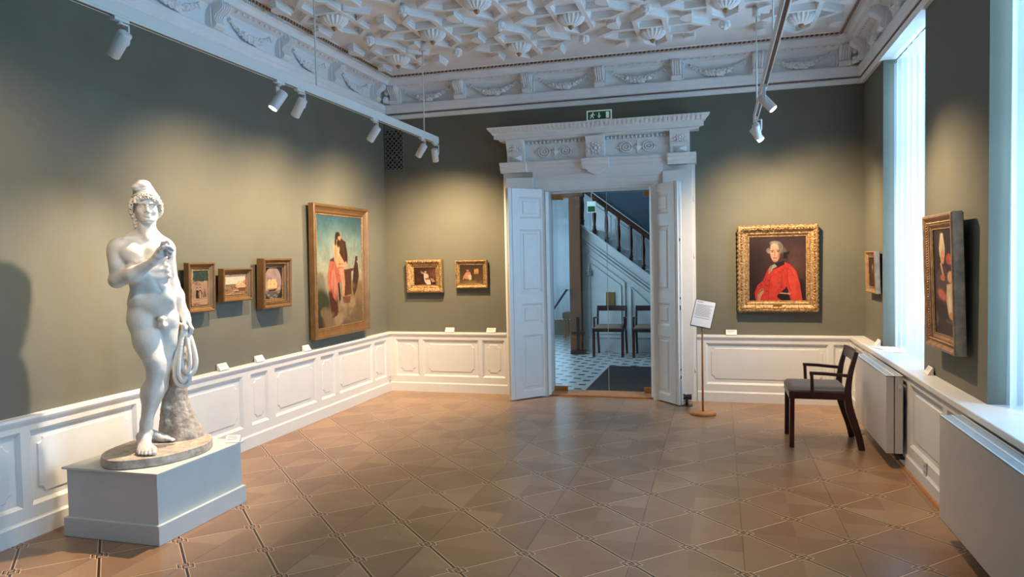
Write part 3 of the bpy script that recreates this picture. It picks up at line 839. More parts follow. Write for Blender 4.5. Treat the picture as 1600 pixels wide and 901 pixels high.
def curtain_sheet(name, p0, p1, z0, z1, amp, folds, label, gath=0.0, seed=0, hem=0.0):
    r = random.Random(seed); p0 = Vector((*p0, 0)); p1 = Vector((*p1, 0)); d = p1-p0; nrm = Vector((-d.y, d.x, 0)).normalized()
    nu, nv = folds*14, 14; vs = []; ph = [r.uniform(0, 6) for _ in range(6)]
    for j in range(nv+1):
        v = j/nv; z = z0+(z1-z0)*v
        for i in range(nu+1):
            u = i/nu
            uu = u + .012*math.sin(u*9+ph[0]) + .008*math.sin(u*21+ph[1])
            a = amp*(.75+.35*math.sin(u*7+ph[2])) * (.75+.25*(1-v))
            off = a*math.sin(2*PI*folds*uu + .5*math.sin(v*2+ph[3]))
            uu2 = u + hem*(1-v)*(1-u)*-1
            p = p0 + d*uu2 + nrm*off; vs.append((p.x, p.y, z))
    fs = [(j*(nu+1)+i, j*(nu+1)+i+1, (j+1)*(nu+1)+i+1, (j+1)*(nu+1)+i) for j in range(nv) for i in range(nu)]
    g = G(); g.add(vs, fs, True); o = g.build(name, M['curtain'], fix=False)
    return tag(o, label, 'curtain')
curtain_sheet('sheer_curtain', (.25, 6.72), (1.85, 6.72), .30, 2.95, .04, 9, 'bluish sheer curtain in the room beyond the brown pillar', seed=3)
g = G(); g.bar((0, 0, 0), (.24, 0, .34), .03, .04, (0, 1, 0)); g.bar((.235, 0, .33), (.235, .11, .33), .02, .02)
o = g.build('wall_handrail', M['black']); o.location = (1.20, YH-.20, .70)
tag(o, 'short dark handrail slanting beside the brown pillar in the hall', 'handrail')
bn = empty('bench', 'low tan upholstered bench in the room beyond the pillar', 'bench', (1.2, 6.0, 0))
G().box(-.3, .3, -.2, .2, .38, .50).build('seat', M['leather'], bn, bevel=.02)
for x in (-.26, .26):
    for y in (-.16, .16): G().box(x-.02, x+.02, y-.02, y+.02, 0, .38).build('leg', M['oak'], bn)
o = G().box(-.95, .95, -1.0, 1.0, 0, .012).build('doormat', M['mat'], bevel=.003); o.location = (3.29, 1.26, 0)
tag(o, 'large dark blue-grey doormat on the hall tiles', 'doormat')
bp = empty('barrier_post', 'dark metal barrier post on a square foot beside the brown pillar', 'post', (1.64, YH-.32, 0))
G().box(-.11, .11, -.11, .11, 0, .05).build('foot', M['black'], bp, bevel=.006)
G().box(-.025, .025, -.02, .02, .05, .60).build('post', M['black'], bp)
G().box(-.11, .11, -.03, .03, .31, .36).build('cross_plate', M['black'], bp, bevel=.005)
o = G().box(0, .145, -.02, 0, 0, .235).build('brass_plaque', M['brass'], bevel=.004); o.location = (2.05, YH-.0, .75)
tag(o, 'small upright brass plaque on the panelling above a hall chair', 'plaque')
sw = empty('reflection_box', 'small grey box with a white bar on the stair panelling, standing in for a reflection', 'reflection stand-in', (1.775, YH, 1.30))  # box and bar put in for a reflection, no real switch
G().box(-.05, .05, -.03, 0, -.05, .05).build('box', M['chrome'], sw, bevel=.004)
G().box(-.008, .008, -.045, -.03, -.03, .10).build('reflection_bar', M['metalwhite'], sw)
ws = empty('hanging_exit_sign', 'small pale exit sign hanging high in the hall', 'exit sign', (1.86, YH-.15, 2.38))
G().box(-.07, .07, -.02, .02, -.09, .09).build('housing', M['signwhite'], ws)
G().box(-.06, .06, -.022, -.02, -.08, .01).build('green_panel', M['green'], ws)
G().tube([(0, 0, .09), (0, 0, 1.315)], .006, n=6).build('rod', M['metalwhite'], ws)

# ------------------------------------------------------------------ armchair (front faces -x, origin on the floor under the seat centre)
def make_chair(label, group=None):
    t = empty('armchair', label, 'chair', group=group)
    hw = .245
    for s in (-1, 1):
        g = G(); g.bar((-.23, s*(hw-.02), 0), (-.225, s*(hw-.02), .455), .042, .036, (1, 0, 0)); g.build('leg', M['darkwood'], t, bevel=.004)
        # curved rear leg continuing into the back post
        g = G(); pts = [(.285, 0), (.265, .10), (.228, .22), (.196, .33), (.185, .43), (.190, .52), (.206, .62), (.232, .72), (.246, .775)]
        wd = [.046, .050, .056, .058, .052, .044, .038, .034, .032]
        sm = []
        ws_ = []
        for i in range(len(pts)-1):
            for k in range(4):
                q = k/4; p0_ = pts[max(0, i-1)]; p1_ = pts[i]; p2_ = pts[i+1]; p3_ = pts[min(len(pts)-1, i+2)]
                c_ = [.5*((2*p1_[e])+(-p0_[e]+p2_[e])*q+(2*p0_[e]-5*p1_[e]+4*p2_[e]-p3_[e])*q*q+(-p0_[e]+3*p1_[e]-3*p2_[e]+p3_[e])*q**3) for e in (0, 1)]
                sm.append(c_); ws_.append(wd[i]*(1-q)+wd[i+1]*q)
        sm.append(pts[-1]); ws_.append(wd[-1])
        g.sweep([(a, s*(hw-.018), b) for a, b in sm], ws_, .032); g.build('leg', M['darkwood'], t, bevel=.003)
        g = G()
        g.bar((-.075, s*(hw-.006), .42), (-.082, s*(hw-.006), .615), .030, .024, (1, 0, 0))
        g.sweep([(-.097, s*(hw-.006), .604), (.02, s*(hw-.008), .600), (.12, s*(hw-.012), .592), (.215, s*(hw-.016), .585)], .024, .028)
        g.build('armrest', M['darkwood'], t, bevel=.003)
    g = G()
    g.box(-.25, .19, -hw, -hw+.026, .395, .452); g.box(-.25, .19, hw-.026, hw, .395, .452)
    g.box(-.25, -.222, -hw+.02, hw-.02, .395, .452); g.box(.165, .19, -hw+.02, hw-.02, .395, .452)
    g.build('seat_rail', M['darkwood'], t, bevel=.003)
    g = G()                                   # back: curved top rail
    pts = [(.228+.018*(1-(y/.23)**2), y, .728) for y in [-.23+.046*k for k in range(11)]]
    vs = []
    for x, y, z in pts:
        vs += [(x-.012-.004, y, z-.035), (x+.010-.004, y, z-.035), (x+.016+.006, y, z+.048), (x-.006+.006, y, z+.048)]
    fs = [(0,1,2,3), (43,42,41,40)] + [(4*i+k, 4*i+(k+1)%4, 4*i+4+(k+1)%4, 4*i+4+k) for i in range(10) for k in range(4)]
    g.add(vs, fs, False); g.build('backrest', M['darkwood'], t, bevel=.003)
    g = G(); sx, sy, n = .225, .225, 22      # upholstered pad
    def pad(u, v):
        a, b = abs(u), abs(v); e = max(0, 1-max(a, b)**6); return .470 + .030*(e**.45)
    vs = []; 
    for j in range(n+1):
        for i in range(n+1):
            u, v = -1+2*i/n, -1+2*j/n; vs.append((-.03+u*sx*(1-.03*abs(v)**4), v*sy*(1-.03*abs(u)**4), pad(u, v)-.008))
    fs = [(j*(n+1)+i, j*(n+1)+i+1, (j+1)*(n+1)+i+1, (j+1)*(n+1)+i) for j in range(n) for i in range(n)]
    g.add(vs, fs, True)
    base = [(-.03-sx, -sy), (-.03+sx, -sy), (-.03+sx, sy), (-.03-sx, sy)]
    g.prism([(a*.985, b*.985) for a, b in base], .445, .4625, 'z')
    g.build('seat', M['leather'], t, fix=False)
    return t
ch = make_chair('dark wooden armchair with taupe leather seat, in front of the radiator')
ch.location = (4.635, -1.585, 0); ch.rotation_euler = (0, 0, 0)
for x, lab in ((2.18, 'dark wooden armchair in the hall below the brass plaque'), (2.80, 'dark wooden armchair in the hall, half hidden by the right door leaf')):
    c_ = copy_tree(ch); c_.location = (x, 3.45, 0); c_.rotation_euler = (0, 0, PI/2); c_['label'] = lab; c_['group'] = 'armchairs in the stair hall'

# ------------------------------------------------------------------ radiators
def radiator(y_far, length, label, z0=.11, z1=.662):
    t = empty('radiator', label, 'radiator', (5.06, y_far-length/2, 0)); h = length/2
    xf, xb = -.065, .045
    G().box(xf, xf+.052, -h, h, z0, z1).build('front_panel', M['radiator'], t, bevel=.004)
    G().box(xf+.058, xb, -h+.0, h, z0, z1).build('rear_panel', M['radiator'], t, bevel=.004)
    g = G(); x0, x1 = xf-.001, xb+.001                  # grille
    g.box(x0, x0+.010, -h, h, z1, z1+.008); g.box(x1-.010, x1, -h, h, z1, z1+.008); g.box(-.016, -.004, -h, h, z1, z1+.008)
    y = -h
    while y < h: g.box(x0, x1, y, min(h, y+.007), z1+.001, z1+.007); y += .0165
    g.build('top_grille', M['radiator'], t)
    G().tube([(xb-.025, -h+.002, z1-.07), (xb-.025, -h-.012, z1-.07)], .014, n=14).build('vent_plug', M['chrome'], t)
    g = G(); g.tube([(xb-.03, -h+.03, z0), (xb-.03, -h+.03, z0-.035), (xb+.03, -h+.03, z0-.04)], .012, n=8); g.tube([(xb-.03, -h+.09, z0), (xb-.03, -h+.09, z0-.03), (xb+.03, -h+.09, z0-.03)], .012, n=8)
    g.ell((xb-.03, -h+.02, z0-.03), .02); g.build('valve', M['black'], t)
    G().box(xb, 5.165-5.06-.034, -h+.10, -h+.16, z0+.08, z1-.08).build('wall_bracket', M['metalwhite'], t); G().box(xb, 5.165-5.06-.034, h-.16, h-.10, z0+.08, z1-.08).build('wall_bracket', M['metalwhite'], t)
    return t
radiator(-1.07, 1.225, 'white panel radiator below the far window, behind the armchair')
radiator(-3.60, 1.45, 'white panel radiator in the right foreground below the near window')

# ------------------------------------------------------------------ curtains of the right wall
cv = [('sheer white curtain at the far window, beside the small dark painting', 21), ('sheer white curtain at the near window, cut off by the right edge', 22), ('sheer white curtain at the rearmost window', 23)]
for (a, b), (lab, sd) in zip(WINS, cv):
    xc = W+.085
    c_ = curtain_sheet('sheer_curtain', (xc, b-.025), (xc-.0, a+.01), .722, HC-.045, .032, 7, lab, seed=sd)
    g = G(); g.tube([(xc, b-.01, HC-.03), (xc, a+.01, HC-.03)], .008, n=8); g.build('curtain_rail', M['metalwhite'], c_)

# ------------------------------------------------------------------ track lights
TZ = 2.755
def track(x, yend, label):
    t = empty('lighting_track', label, 'lighting track', (x, yend, TZ))
    g = G(); g.box(-.018, .018, -8.2, 0, .012, .070); g.box(-.018, -.010, -8.2, 0, 0, .012); g.box(.010, .018, -8.2, 0, 0, .012)
    g.build('track_body', M['metalwhite'], t, bevel=.002)
    g = G(); g.box(-.009, .009, -8.19, -.01, .002, .0121)
    g.build('track_slot', M['black'], t)
    for y in (-.34, -2.32, -4.30, -6.28):
        r = G().tube([(0, y, .07), (0, y, H-TZ-.06)], .006, n=8).build('suspension_rod', M['metalwhite'], t)
        G().tube([(0, y, H-TZ-.09), (0, y, H-TZ)], .034, n=18).build('ceiling_rose', M['metalwhite'], r)
track(1.07, -.955, 'white suspended lighting track running along the left wall')
track(4.18, -.93, 'white suspended lighting track running along the window wall')
SP = 3.05
def spot(x, y, tgt, label, power, lit=False, angle=46, col=WARM, blend=1.0, hz=.11, rad=.025):
    t = empty('track_spotlight', label, 'spotlight', (x, y, TZ), group=None)
    g = G(); g.box(-.014, .014, -.045, .045, -.016, .002); g.tube([(0, .0, -.016), (0, .0, -.030)], .012, n=10); g.build('adapter', M['metalwhite'], t)
    p = Vector((0, 0, -hz)); d = (Vector(tgt) - (Vector((x, y, TZ))+p)).normalized()
    side = d.cross(Vector((0, 0, 1))); side.normalize(); off = side*.040
    g = G(); g.bar(Vector((0,0,-.026)), Vector((0,0,-.026))+off, .022, .008); g.bar(off+Vector((0,0,-.022)), p+off, .024, .008, side); g.build('bracket', M['metalwhite'], t)
    a = p - d*.050; b = p + d*.085; r = .033
    g = G(); n = 20
    g.tube([a-d*.004, a, p-d*.045, b-d*.002, b], [.020, r*.92, r, r, r*.94], n=n); g.tube([p, p+off], .014, n=10)
    g.build('lamp_head', M['metalwhite'], t)
    if lit:
        g = G(); g.tube([b, b+d*.0015], r*.84, n=20); g.build('lens', M['lens'], t)
    else:
        g = G(); g.tube([b, b+d*.0015], r*.84, n=20); g.build('lens', M['lensoff'], t)
    l = bpy.data.lights.new('spot_beam', 'SPOT'); l.energy = power*SP; l.color = col; l.spot_size = math.radians(angle); l.spot_blend = blend; l.shadow_soft_size = rad
    o = bpy.data.objects.new('spot_beam', l); C.objects.link(o); o.parent = t
    o.location = b + d*.012; o.rotation_euler = d.to_track_quat('-Z', 'Y').to_euler()
    return t
spot(1.07, -5.06, (0, -4.95, 1.55), 'white track spotlight nearest on the left track, aimed at the left wall', 13, angle=128)
spot(1.07, -3.74, (.50, -4.38, 1.35), 'white track spotlight with a glowing lens aimed at the statue', 120, True, angle=78, col=(1, .80, .58), rad=.02)
spot(1.07, -3.50, (0, -3.22, 1.30), 'white track spotlight right beside the glowing one on the left track', 56, angle=128)
spot(1.07, -2.37, (0, -2.25, 1.30), 'white track spotlight alone in the middle of the left track', 60, angle=128)
spot(1.07, -1.36, (0, -1.00, 1.35), 'white track spotlight second from the far end of the left track', 64, angle=128)
spot(1.07, -1.03, (.80, 0, 1.25), 'white track spotlight hanging at the far tip of the left track', 84, angle=118)
spot(4.18, -2.45, (W, -2.75, 1.35), 'white track spotlight on the right track turned to the window wall', 60, True, angle=95)
spot(4.18, -1.22, (4.55, 0, 1.25), 'white track spotlight on the right track, lower of the pair at its far tip', 84, angle=118)
spot(4.18, -1.04, (W, -.55, 1.30), 'white track spotlight on the right track, rear one of the pair at its far tip', 30, angle=90)
spot(1.07, -6.30, (0, -6.6, 1.4), 'added unseen white spotlight on the left track, out of view, for extra light', 40, angle=66)  # extra head outside the view, added for its light
spot(4.18, -5.2, (3.0, -3.2, 0), 'added unseen white spotlight on the right track, out of view, to light the floor', 40, angle=80)  # extra head outside the view, added to light the floor

# ------------------------------------------------------------------ paintings
class Canvas:
    def __init__(s, h, aspect):
        s.h = h; s.w = max(8, int(h*aspect)); s.Y, s.X = np.mgrid[0:s.h, 0:s.w]
        s.X = (s.X+.5)/s.w; s.Y = (s.Y+.5)/s.h; s.asp = aspect; s.a = np.zeros((s.h, s.w, 3)); s.r = np.random.RandomState(3)
    def noise(s, k):
        n = s.r.rand(k+2, k+2); gx = s.X*k; gy = s.Y*k; i = gx.astype(int); j = gy.astype(int); fx = gx-i; fy = gy-j
        fx = fx*fx*(3-2*fx); fy = fy*fy*(3-2*fy)
        return (n[j, i]*(1-fx)+n[j, i+1]*fx)*(1-fy)+(n[j+1, i]*(1-fx)+n[j+1, i+1]*fx)*fy
    def bg(s, stops):
        ys = [q[0] for q in stops]
        for c in range(3): s.a[:, :, c] = np.interp(s.Y, ys, [q[1][c] for q in stops])
    def put(s, mk, col, op=1):
        mk = (mk*op)[:, :, None]; s.a = s.a*(1-mk) + np.array(col, float)*mk
    def ell(s, cx, cy, rx, ry, col, soft=.15, rot=0, op=1):
        dx = (s.X-cx)*s.asp; dy = s.Y-cy; c_, s_ = math.cos(rot), math.sin(rot); u = (dx*c_+dy*s_)/(rx*s.asp); v = (-dx*s_+dy*c_)/ry
        s.put(np.clip((1-np.sqrt(u*u+v*v))/soft, 0, 1), col, op)
    def poly(s, pts, col, op=1):
        ins = np.zeros_like(s.X, bool); n = len(pts)
        for i in range(n):
            x0, y0 = pts[i]; x1, y1 = pts[(i+1) % n]
            if y0 == y1: continue
            ins ^= ((y0 > s.Y) != (y1 > s.Y)) & (s.X < (x1-x0)*(s.Y-y0)/(y1-y0)+x0)
        mk = ins.astype(float)
        p = np.pad(mk, 1, 'edge'); mk = (p[1:-1, 1:-1]*2+p[:-2, 1:-1]+p[2:, 1:-1]+p[1:-1, :-2]+p[1:-1, 2:])/6
        s.put(mk, col, op)
    def line(s, pts, w, col, op=1):
        for (x0, y0), (x1, y1) in zip(pts[:-1], pts[1:]):
            dx, dy = (x1-x0)*s.asp, y1-y0; L2 = dx*dx+dy*dy+1e-12
            t = np.clip((((s.X-x0)*s.asp)*dx+(s.Y-y0)*dy)/L2, 0, 1)
            d = np.hypot((s.X-x0)*s.asp-t*dx, (s.Y-y0)-t*dy); s.put(np.clip((w-d)/(w*.5)+.5, 0, 1), col, op)
    def mottle(s, amt):
        n = s.noise(9)*.4+s.noise(23)*.35+s.noise(50)*.25; s.a = s.a*(1+amt*(n-.5)[:, :, None]*2)
    def mesh(s, w, h, name, parent, y):
        a = np.clip(s.a, 0, 255)/255; lin = np.where(a <= .04045, a/12.92, ((a+.055)/1.055)**2.4)*.62
        # one quad per sample, colour stored on its face corners
        nx, ny = s.w, s.h; xs = np.linspace(-w/2, w/2, nx+1); zs = np.linspace(h/2, -h/2, ny+1)
        vs = [(x, y, z) for z in zs for x in xs]
        fs = [(j*(nx+1)+i, (j+1)*(nx+1)+i, (j+1)*(nx+1)+i+1, j*(nx+1)+i+1) for j in range(ny) for i in range(nx)]
        me = bpy.data.meshes.new(name); me.from_pydata(vs, [], fs)
        ca = me.color_attributes.new('paint', 'FLOAT_COLOR', 'CORNER')
        q = np.ones((ny*nx, 4, 4)); q[:, :, :3] = lin.reshape(-1, 1, 3); ca.data.foreach_set('color', q.ravel())
        m = bpy.data.materials.new(name); m.use_nodes = True; nt = m.node_tree; b = nt.nodes['Principled BSDF']
        at = nt.nodes.new('ShaderNodeVertexColor'); at.layer_name = 'paint'; nt.links.new(at.outputs[0], b.inputs['Base Color'])
        b.inputs['Roughness'].default_value = .45; b.inputs['Specular IOR Level'].default_value = .3
        me.materials.append(m)
        o = bpy.data.objects.new('canvas', me); C.objects.link(o); o.parent = parent; return o

def frame(w, h, mould, depth, prof, matname, carved=False, bead=False):
    """returns a mesh builder for the frame; local: x right, z up, faces -y, back at y=0.  prof: (inset from the outer edge, depth out)"""
    g = G()
    pr = [(0, 0)] + prof
    rings = [[(-w/2+i, -d, -h/2+i), (w/2-i, -d, -h/2+i), (w/2-i, -d, h/2-i), (-w/2+i, -d, h/2-i)] for i, d in pr]
    vs = [p for r in rings for p in r]
    fs = [(a*4+k, a*4+(k+1)%4, (a+1)*4+(k+1)%4, (a+1)*4+k) for a in range(len(rings)-1) for k in range(4)]
    g.add(vs, fs)
    r = random.Random(int(w*1000))
    if carved:
        ins, dd, sz = carved
        for sx, sz_, L_, hor in ((0, -1, w, 1), (0, 1, w, 1), (-1, 0, h, 0), (1, 0, h, 0)):
            n = int((L_-2*ins)/(sz*1.5))
            for k in range(n+1):
                t = -L_/2+ins+(L_-2*ins)*k/n
                cx, cz = (t, sz_*(h/2-ins)) if hor else (sx*(w/2-ins), t)
                for q in range(2):
                    ang = r.uniform(.3, .8)*(1 if (k+q) % 2 else -1)+(0 if hor else PI/2)
                    rot = Matrix.Rotation(-ang, 3, 'Y')
                    g.ell((cx+r.uniform(-.2, .2)*sz, -dd-r.uniform(0, .3)*sz, cz+r.uniform(-.25, .25)*sz), (sz*r.uniform(.7, 1.05), sz*.5, sz*r.uniform(.25, .38)), rot, n=8, m_=5)
    if bead:
        ins, dd, rr = bead
        for hor in (0, 1):
            L_ = (w if hor else h)-2*ins; n = int(L_/(rr*2.3))
            for k in range(n+1):
                t = -L_/2+L_*k/n
                for s_ in (-1, 1):
                    c_ = (t, -dd, s_*(h/2-ins)) if hor else (s_*(w/2-ins), -dd, t)
                    g.ell(c_, (rr, rr*.8, rr), n=6, m_=4)
    return g
def hang(loc, rz, w, h, mould, prof, mname, label, paint, res, tilt=.03, carved=False, bead=False, cdepth=None, backgap=.0):
    t = empty('framed_painting', label, 'painting', loc, rz, group=None, rx=0)
    t.rotation_mode = 'ZYX' if False else 'XYZ'
    tr = Matrix.Translation(loc) @ Matrix.Rotation(rz, 4, 'Z') @ Matrix.Rotation(tilt, 4, 'X'); t.matrix_world = tr
    g = frame(w, h, mould, 0, prof, mname, carved, bead); g.build('frame', M[mname], t)
    cw, chh = w-2*mould, h-2*mould
    sl = G(); d0 = prof[-1][1]; t_ = .007
    for a_, b_, c_, d_ in ((-cw/2, cw/2, chh/2-t_, chh/2), (-cw/2, cw/2, -chh/2, -chh/2+t_), (-cw/2, -cw/2+t_, -chh/2, chh/2), (cw/2-t_, cw/2, -chh/2, chh/2)): sl.box(a_, b_, -d0-.006, -d0+.004, c_, d_)
    sl.build('inner_slip', M['gold'], t)
    cy = -(cdepth if cdepth is not None else prof[-1][1])
    cv_ = Canvas(res, cw/chh); paint(cv_); cv_.mottle(.17 if res > 150 else .08); cv_.mesh(cw+.004, chh+.004, 'painted_canvas', t, cy-.0005)
    G().box(-w/2+.008, w/2-.008, -.004, .006, -h/2+.008, h/2-.008).build('backing_board', M['backing'], t)
    return t

def p_strollers(c):
    c.bg([(0, (190, 160, 125)), (.4, (176, 140, 110)), (.8, (170, 132, 100)), (1, (176, 140, 108))])
    n = c.noise(14); mk = ((c.Y < .30+.05*n) & (c.X > .10+.12*n)).astype(float); c.put(mk, (44, 60, 50)); c.put(mk*(c.noise(24) > .55), (70, 92, 70), .7)
    c.poly([(0, 0), (.12, 0), (.06, .3), (0, .28)], (196, 190, 150))
    c.poly([(0, .80), (1, .74), (1, 1), (0, 1)], (190, 150, 120)); c.line([(0, .86), (1, .80)], .006, (150, 110, 84)); c.line([(0, .93), (1, .88)], .006, (156, 116, 88))
    for x, y in ((.12, .36), (.3, .40), (.5, .42), (.2, .33), (.35, .36), (.45, .38)): c.ell(x, y, .07, .025, (132, 98, 74), .5)
    c.line([(.12, .36), (.45, .44)], .006, (110, 80, 60))
    for x, hh, col in ((.35, .23, (40, 28, 28)), (.52, .26, (34, 28, 32))):
        c.poly([(x-.05, .57), (x+.05, .57), (x+.09, .80), (x-.07, .80)], col); c.ell(x, .53, .03, .025, (206, 160, 130)); c.ell(x, .51, .035, .018, (60, 44, 34))
    c.poly([(.49, .60), (.56, .60), (.58, .79), (.48, .79)], (196, 166, 140)); c.line([(.45, .62), (.40, .60)], .015, (34, 28, 32)); c.line([(.56, .60), (.64, .68)], .013, (34, 28, 32))
    c.poly([(.74, .60), (.82, .60), (.90, .78), (.66, .78)], (120, 88, 74)); c.ell(.78, .57, .03, .028, (110, 84, 70))
    c.ell(.3, .96, .25, .03, (110, 70, 50), .5)
def p_shore(c):
    c.bg([(0, (206, 196, 176)), (.45, (222, 206, 178)), (.5, (120, 116, 100)), (.56, (150, 120, 88)), (1, (150, 112, 78))])
    c.poly([(.5, .52), (.64, .36), (.8, .34), (1, .5), (1, .6), (.5, .6)], (206, 170, 118)); c.line([(.62, .5), (.76, .38), (.98, .56)], .02, (226, 214, 186))
    c.poly([(.80, .40), (.92, .28), (1, .3), (1, .55), (.9, .5)], (196, 140, 98)); c.poly([(.6, .62), (1, .62), (1, .84), (.66, .84)], (124, 72, 50)); c.poly([(.55, .58), (1, .60), (1, .65), (.58, .66)], (218, 176, 128))
    for x in (.7, .78, .86, .94): c.line([(x, .66), (x, .84)], .008, (90, 50, 40))
    c.ell(.53, .80, .14, .05, (226, 200, 168), .3); c.ell(.53, .84, .16, .05, (110, 60, 44), .4, op=.8)
    for x, y in ((.32, .58), (.38, .62), (.44, .60), (.50, .64), (.48, .52), (.36, .66)): c.ell(x, y, .035, .05, (128, 62, 48), .4); c.ell(x, y-.05, .015, .02, (210, 160, 126), .4)
    c.ell(.10, .74, .08, .05, (70, 48, 34), .4); c.ell(.11, .73, .05, .025, (196, 140, 80), .4); c.poly([(.05, 1), (.4, .82), (.45, .84), (.2, 1)], (190, 160, 120), .6)
    c.line([(0, .5), (.45, .5)], .012, (80, 82, 72))
def p_ship(c):
    c.bg([(0, (56, 42, 40)), (1, (50, 38, 36))])
    u = ((c.X-.48)/.46)**2 + ((c.Y-.5)/.49)**2; o = (u < 1).astype(float)
    b = Canvas(c.h, c.asp); b.bg([(0, (168, 140, 132)), (.4, (176, 146, 138)), (.72, (170, 134, 118)), (.78, (92, 88, 76)), (1, (70, 74, 66))])
    b.put(np.clip(b.noise(8)*1.6-.7, 0, 1), (140, 108, 106)); b.put(np.clip(b.noise(6)*1.6-.9, 0, 1)*(b.Y < .7), (206, 180, 160))
    b.poly([(.20, .66), (.24, .40), (.34, .37), (.36, .44), (.44, .38), (.62, .38), (.72, .52), (.70, .66)], (226, 188, 132))
    b.line([(.36, .40), (.36, .66)], .004, (190, 140, 96)); b.line([(.56, .38), (.56, .66)], .004, (190, 140, 96)); b.ell(.36, .53, .02, .015, (150, 100, 70)); b.ell(.54, .53, .02, .015, (150, 100, 70))
    b.poly([(.20, .70), (.30, .75), (.60, .74), (.72, .67), (.5, .69), (.3, .70)], (70, 44, 34)); b.line([(.66, .69), (.74, .63)], .008, (90, 60, 50))
    for x, y in ((.25, .86), (.6, .88), (.8, .8), (.4, .94), (.1, .8), (.7, .93)): b.line([(x-.07, y), (x+.02, y-.015), (x+.07, y+.01)], .009, (190, 188, 170), .8)
    c.a = c.a*(1-o[:, :, None]) + b.a*o[:, :, None]
def p_allegory(c):
    c.bg([(0, (52, 90, 104)), (.25, (112, 138, 132)), (.5, (170, 168, 140)), (.7, (150, 140, 116)), (1, (96, 80, 62))])
    c.ell(.5, .33, .5, .28, (176, 186, 168), 1.0, op=.7)
    c.ell(.05, .62, .14, .13, (122, 118, 100), .3); c.ell(.08, .8, .22, .16, (60, 66, 44), .3); c.ell(.02, .95, .2, .15, (52, 48, 34), .3)
    for x, y, r, col in ((.85, .70, .22, (140, 116, 84)), (.62, .84, .24, (146, 122, 88)), (.30, .93, .22, (128, 104, 76)), (.85, .92, .26, (120, 98, 72)), (.55, .78, .1, (168, 146, 112)), (.45, .94, .12, (156, 132, 98)), (.75, .80, .10, (156, 132, 100)), (.15, .86, .1, (120, 104, 74))): c.ell(x, y, r, r*.6, col, .35)
    # throne, robe, seated bearded figure, eagle
    c.poly([(.28, .40), (.36, .38), (.40, .60), (.44, .88), (.30, .90), (.24, .70)], (92, 52, 38)); c.poly([(.46, .50), (.80, .48), (.80, .50), (.74, .51), (.74, .72), (.54, .74), (.52, .52)], (88, 56, 40))
    c.poly([(.27, .41), (.42, .42), (.58, .48), (.60, .58), (.44, .62), (.40, .78), (.34, .76), (.24, .66), (.22, .55)], (196, 108, 84)); c.poly([(.30, .50), (.36, .48), (.42, .60), (.38, .72), (.30, .64)], (216, 136, 108))
    c.poly([(.46, .48), (.56, .48), (.60, .60), (.58, .73), (.53, .73), (.52, .60)], (214, 156, 116)); c.ell(.57, .745, .05, .014, (206, 150, 112))
    c.poly([(.35, .27), (.42, .23), (.52, .24), (.58, .34), (.58, .46), (.42, .47), (.38, .40)], (222, 172, 124)); c.line([(.38, .28), (.40, .36), (.52, .40), (.62, .44)], .026, (226, 172, 124))
    c.poly([(.50, .20), (.62, .24), (.66, .36), (.66, .44), (.58, .42), (.48, .34)], (80, 48, 36))
    c.ell(.47, .20, .055, .045, (206, 150, 112)); c.ell(.45, .185, .06, .04, (60, 36, 30), .3); c.ell(.47, .255, .05, .045, (70, 42, 34), .3); c.line([(.41, .2), (.40, .26)], .014, (58, 36, 30)); c.ell(.48, .205, .035, .022, (206, 150, 112), .4)
    c.line([(.62, .43), (.66, .47)], .014, (214, 160, 120))
    c.poly([(.84, .40), (.90, .44), (.92, .56), (.86, .68), (.80, .74), (.76, .66), (.80, .48)], (68, 46, 38)); c.ell(.87, .39, .035, .026, (70, 48, 40)); c.line([(.89, .39), (.92, .40)], .006, (190, 150, 90))
    c.poly([(.28, .66), (.34, .74), (.40, .78), (.42, .90), (.32, .92), (.26, .78)], (84, 44, 34)); c.poly([(.53, .74), (.72, .74), (.70, .80), (.56, .80)], (120, 78, 56))
    c.poly([(.44, .62), (.47, .60), (.50, .76), (.46, .78)], (64, 40, 32))
    c.ell(.40, .34, .03, .09, (176, 122, 84), .8, op=.6); c.ell(.47, .30, .04, .035, (236, 192, 146), .9, op=.6); c.ell(.50, .44, .08, .012, (150, 96, 66), .6, op=.6)
    for x, y, rx, ry, a in ((.30, .52, .010, .09, .2), (.35, .56, .012, .10, .1), (.40, .54, .010, .08, -.1), (.46, .54, .08, .010, .3), (.33, .68, .012, .07, .3)): c.ell(x, y, rx, ry, (146, 72, 56), .9, rot=a, op=.7)
    c.ell(.37, .50, .015, .07, (232, 156, 126), .9, op=.6); c.ell(.57, .62, .010, .08, (170, 112, 80), .9, op=.6); c.line([(.60, .24), (.64, .40)], .008, (44, 26, 22), .7); c.line([(.55, .24), (.58, .38)], .006, (110, 70, 50), .6)
    for x, y, r_ in ((.80, .66, .12), (.58, .80, .10), (.34, .90, .09), (.74, .90, .10)): c.ell(x-.02, y-.015, r_*.7, r_*.35, (176, 152, 118), .9, op=.5)
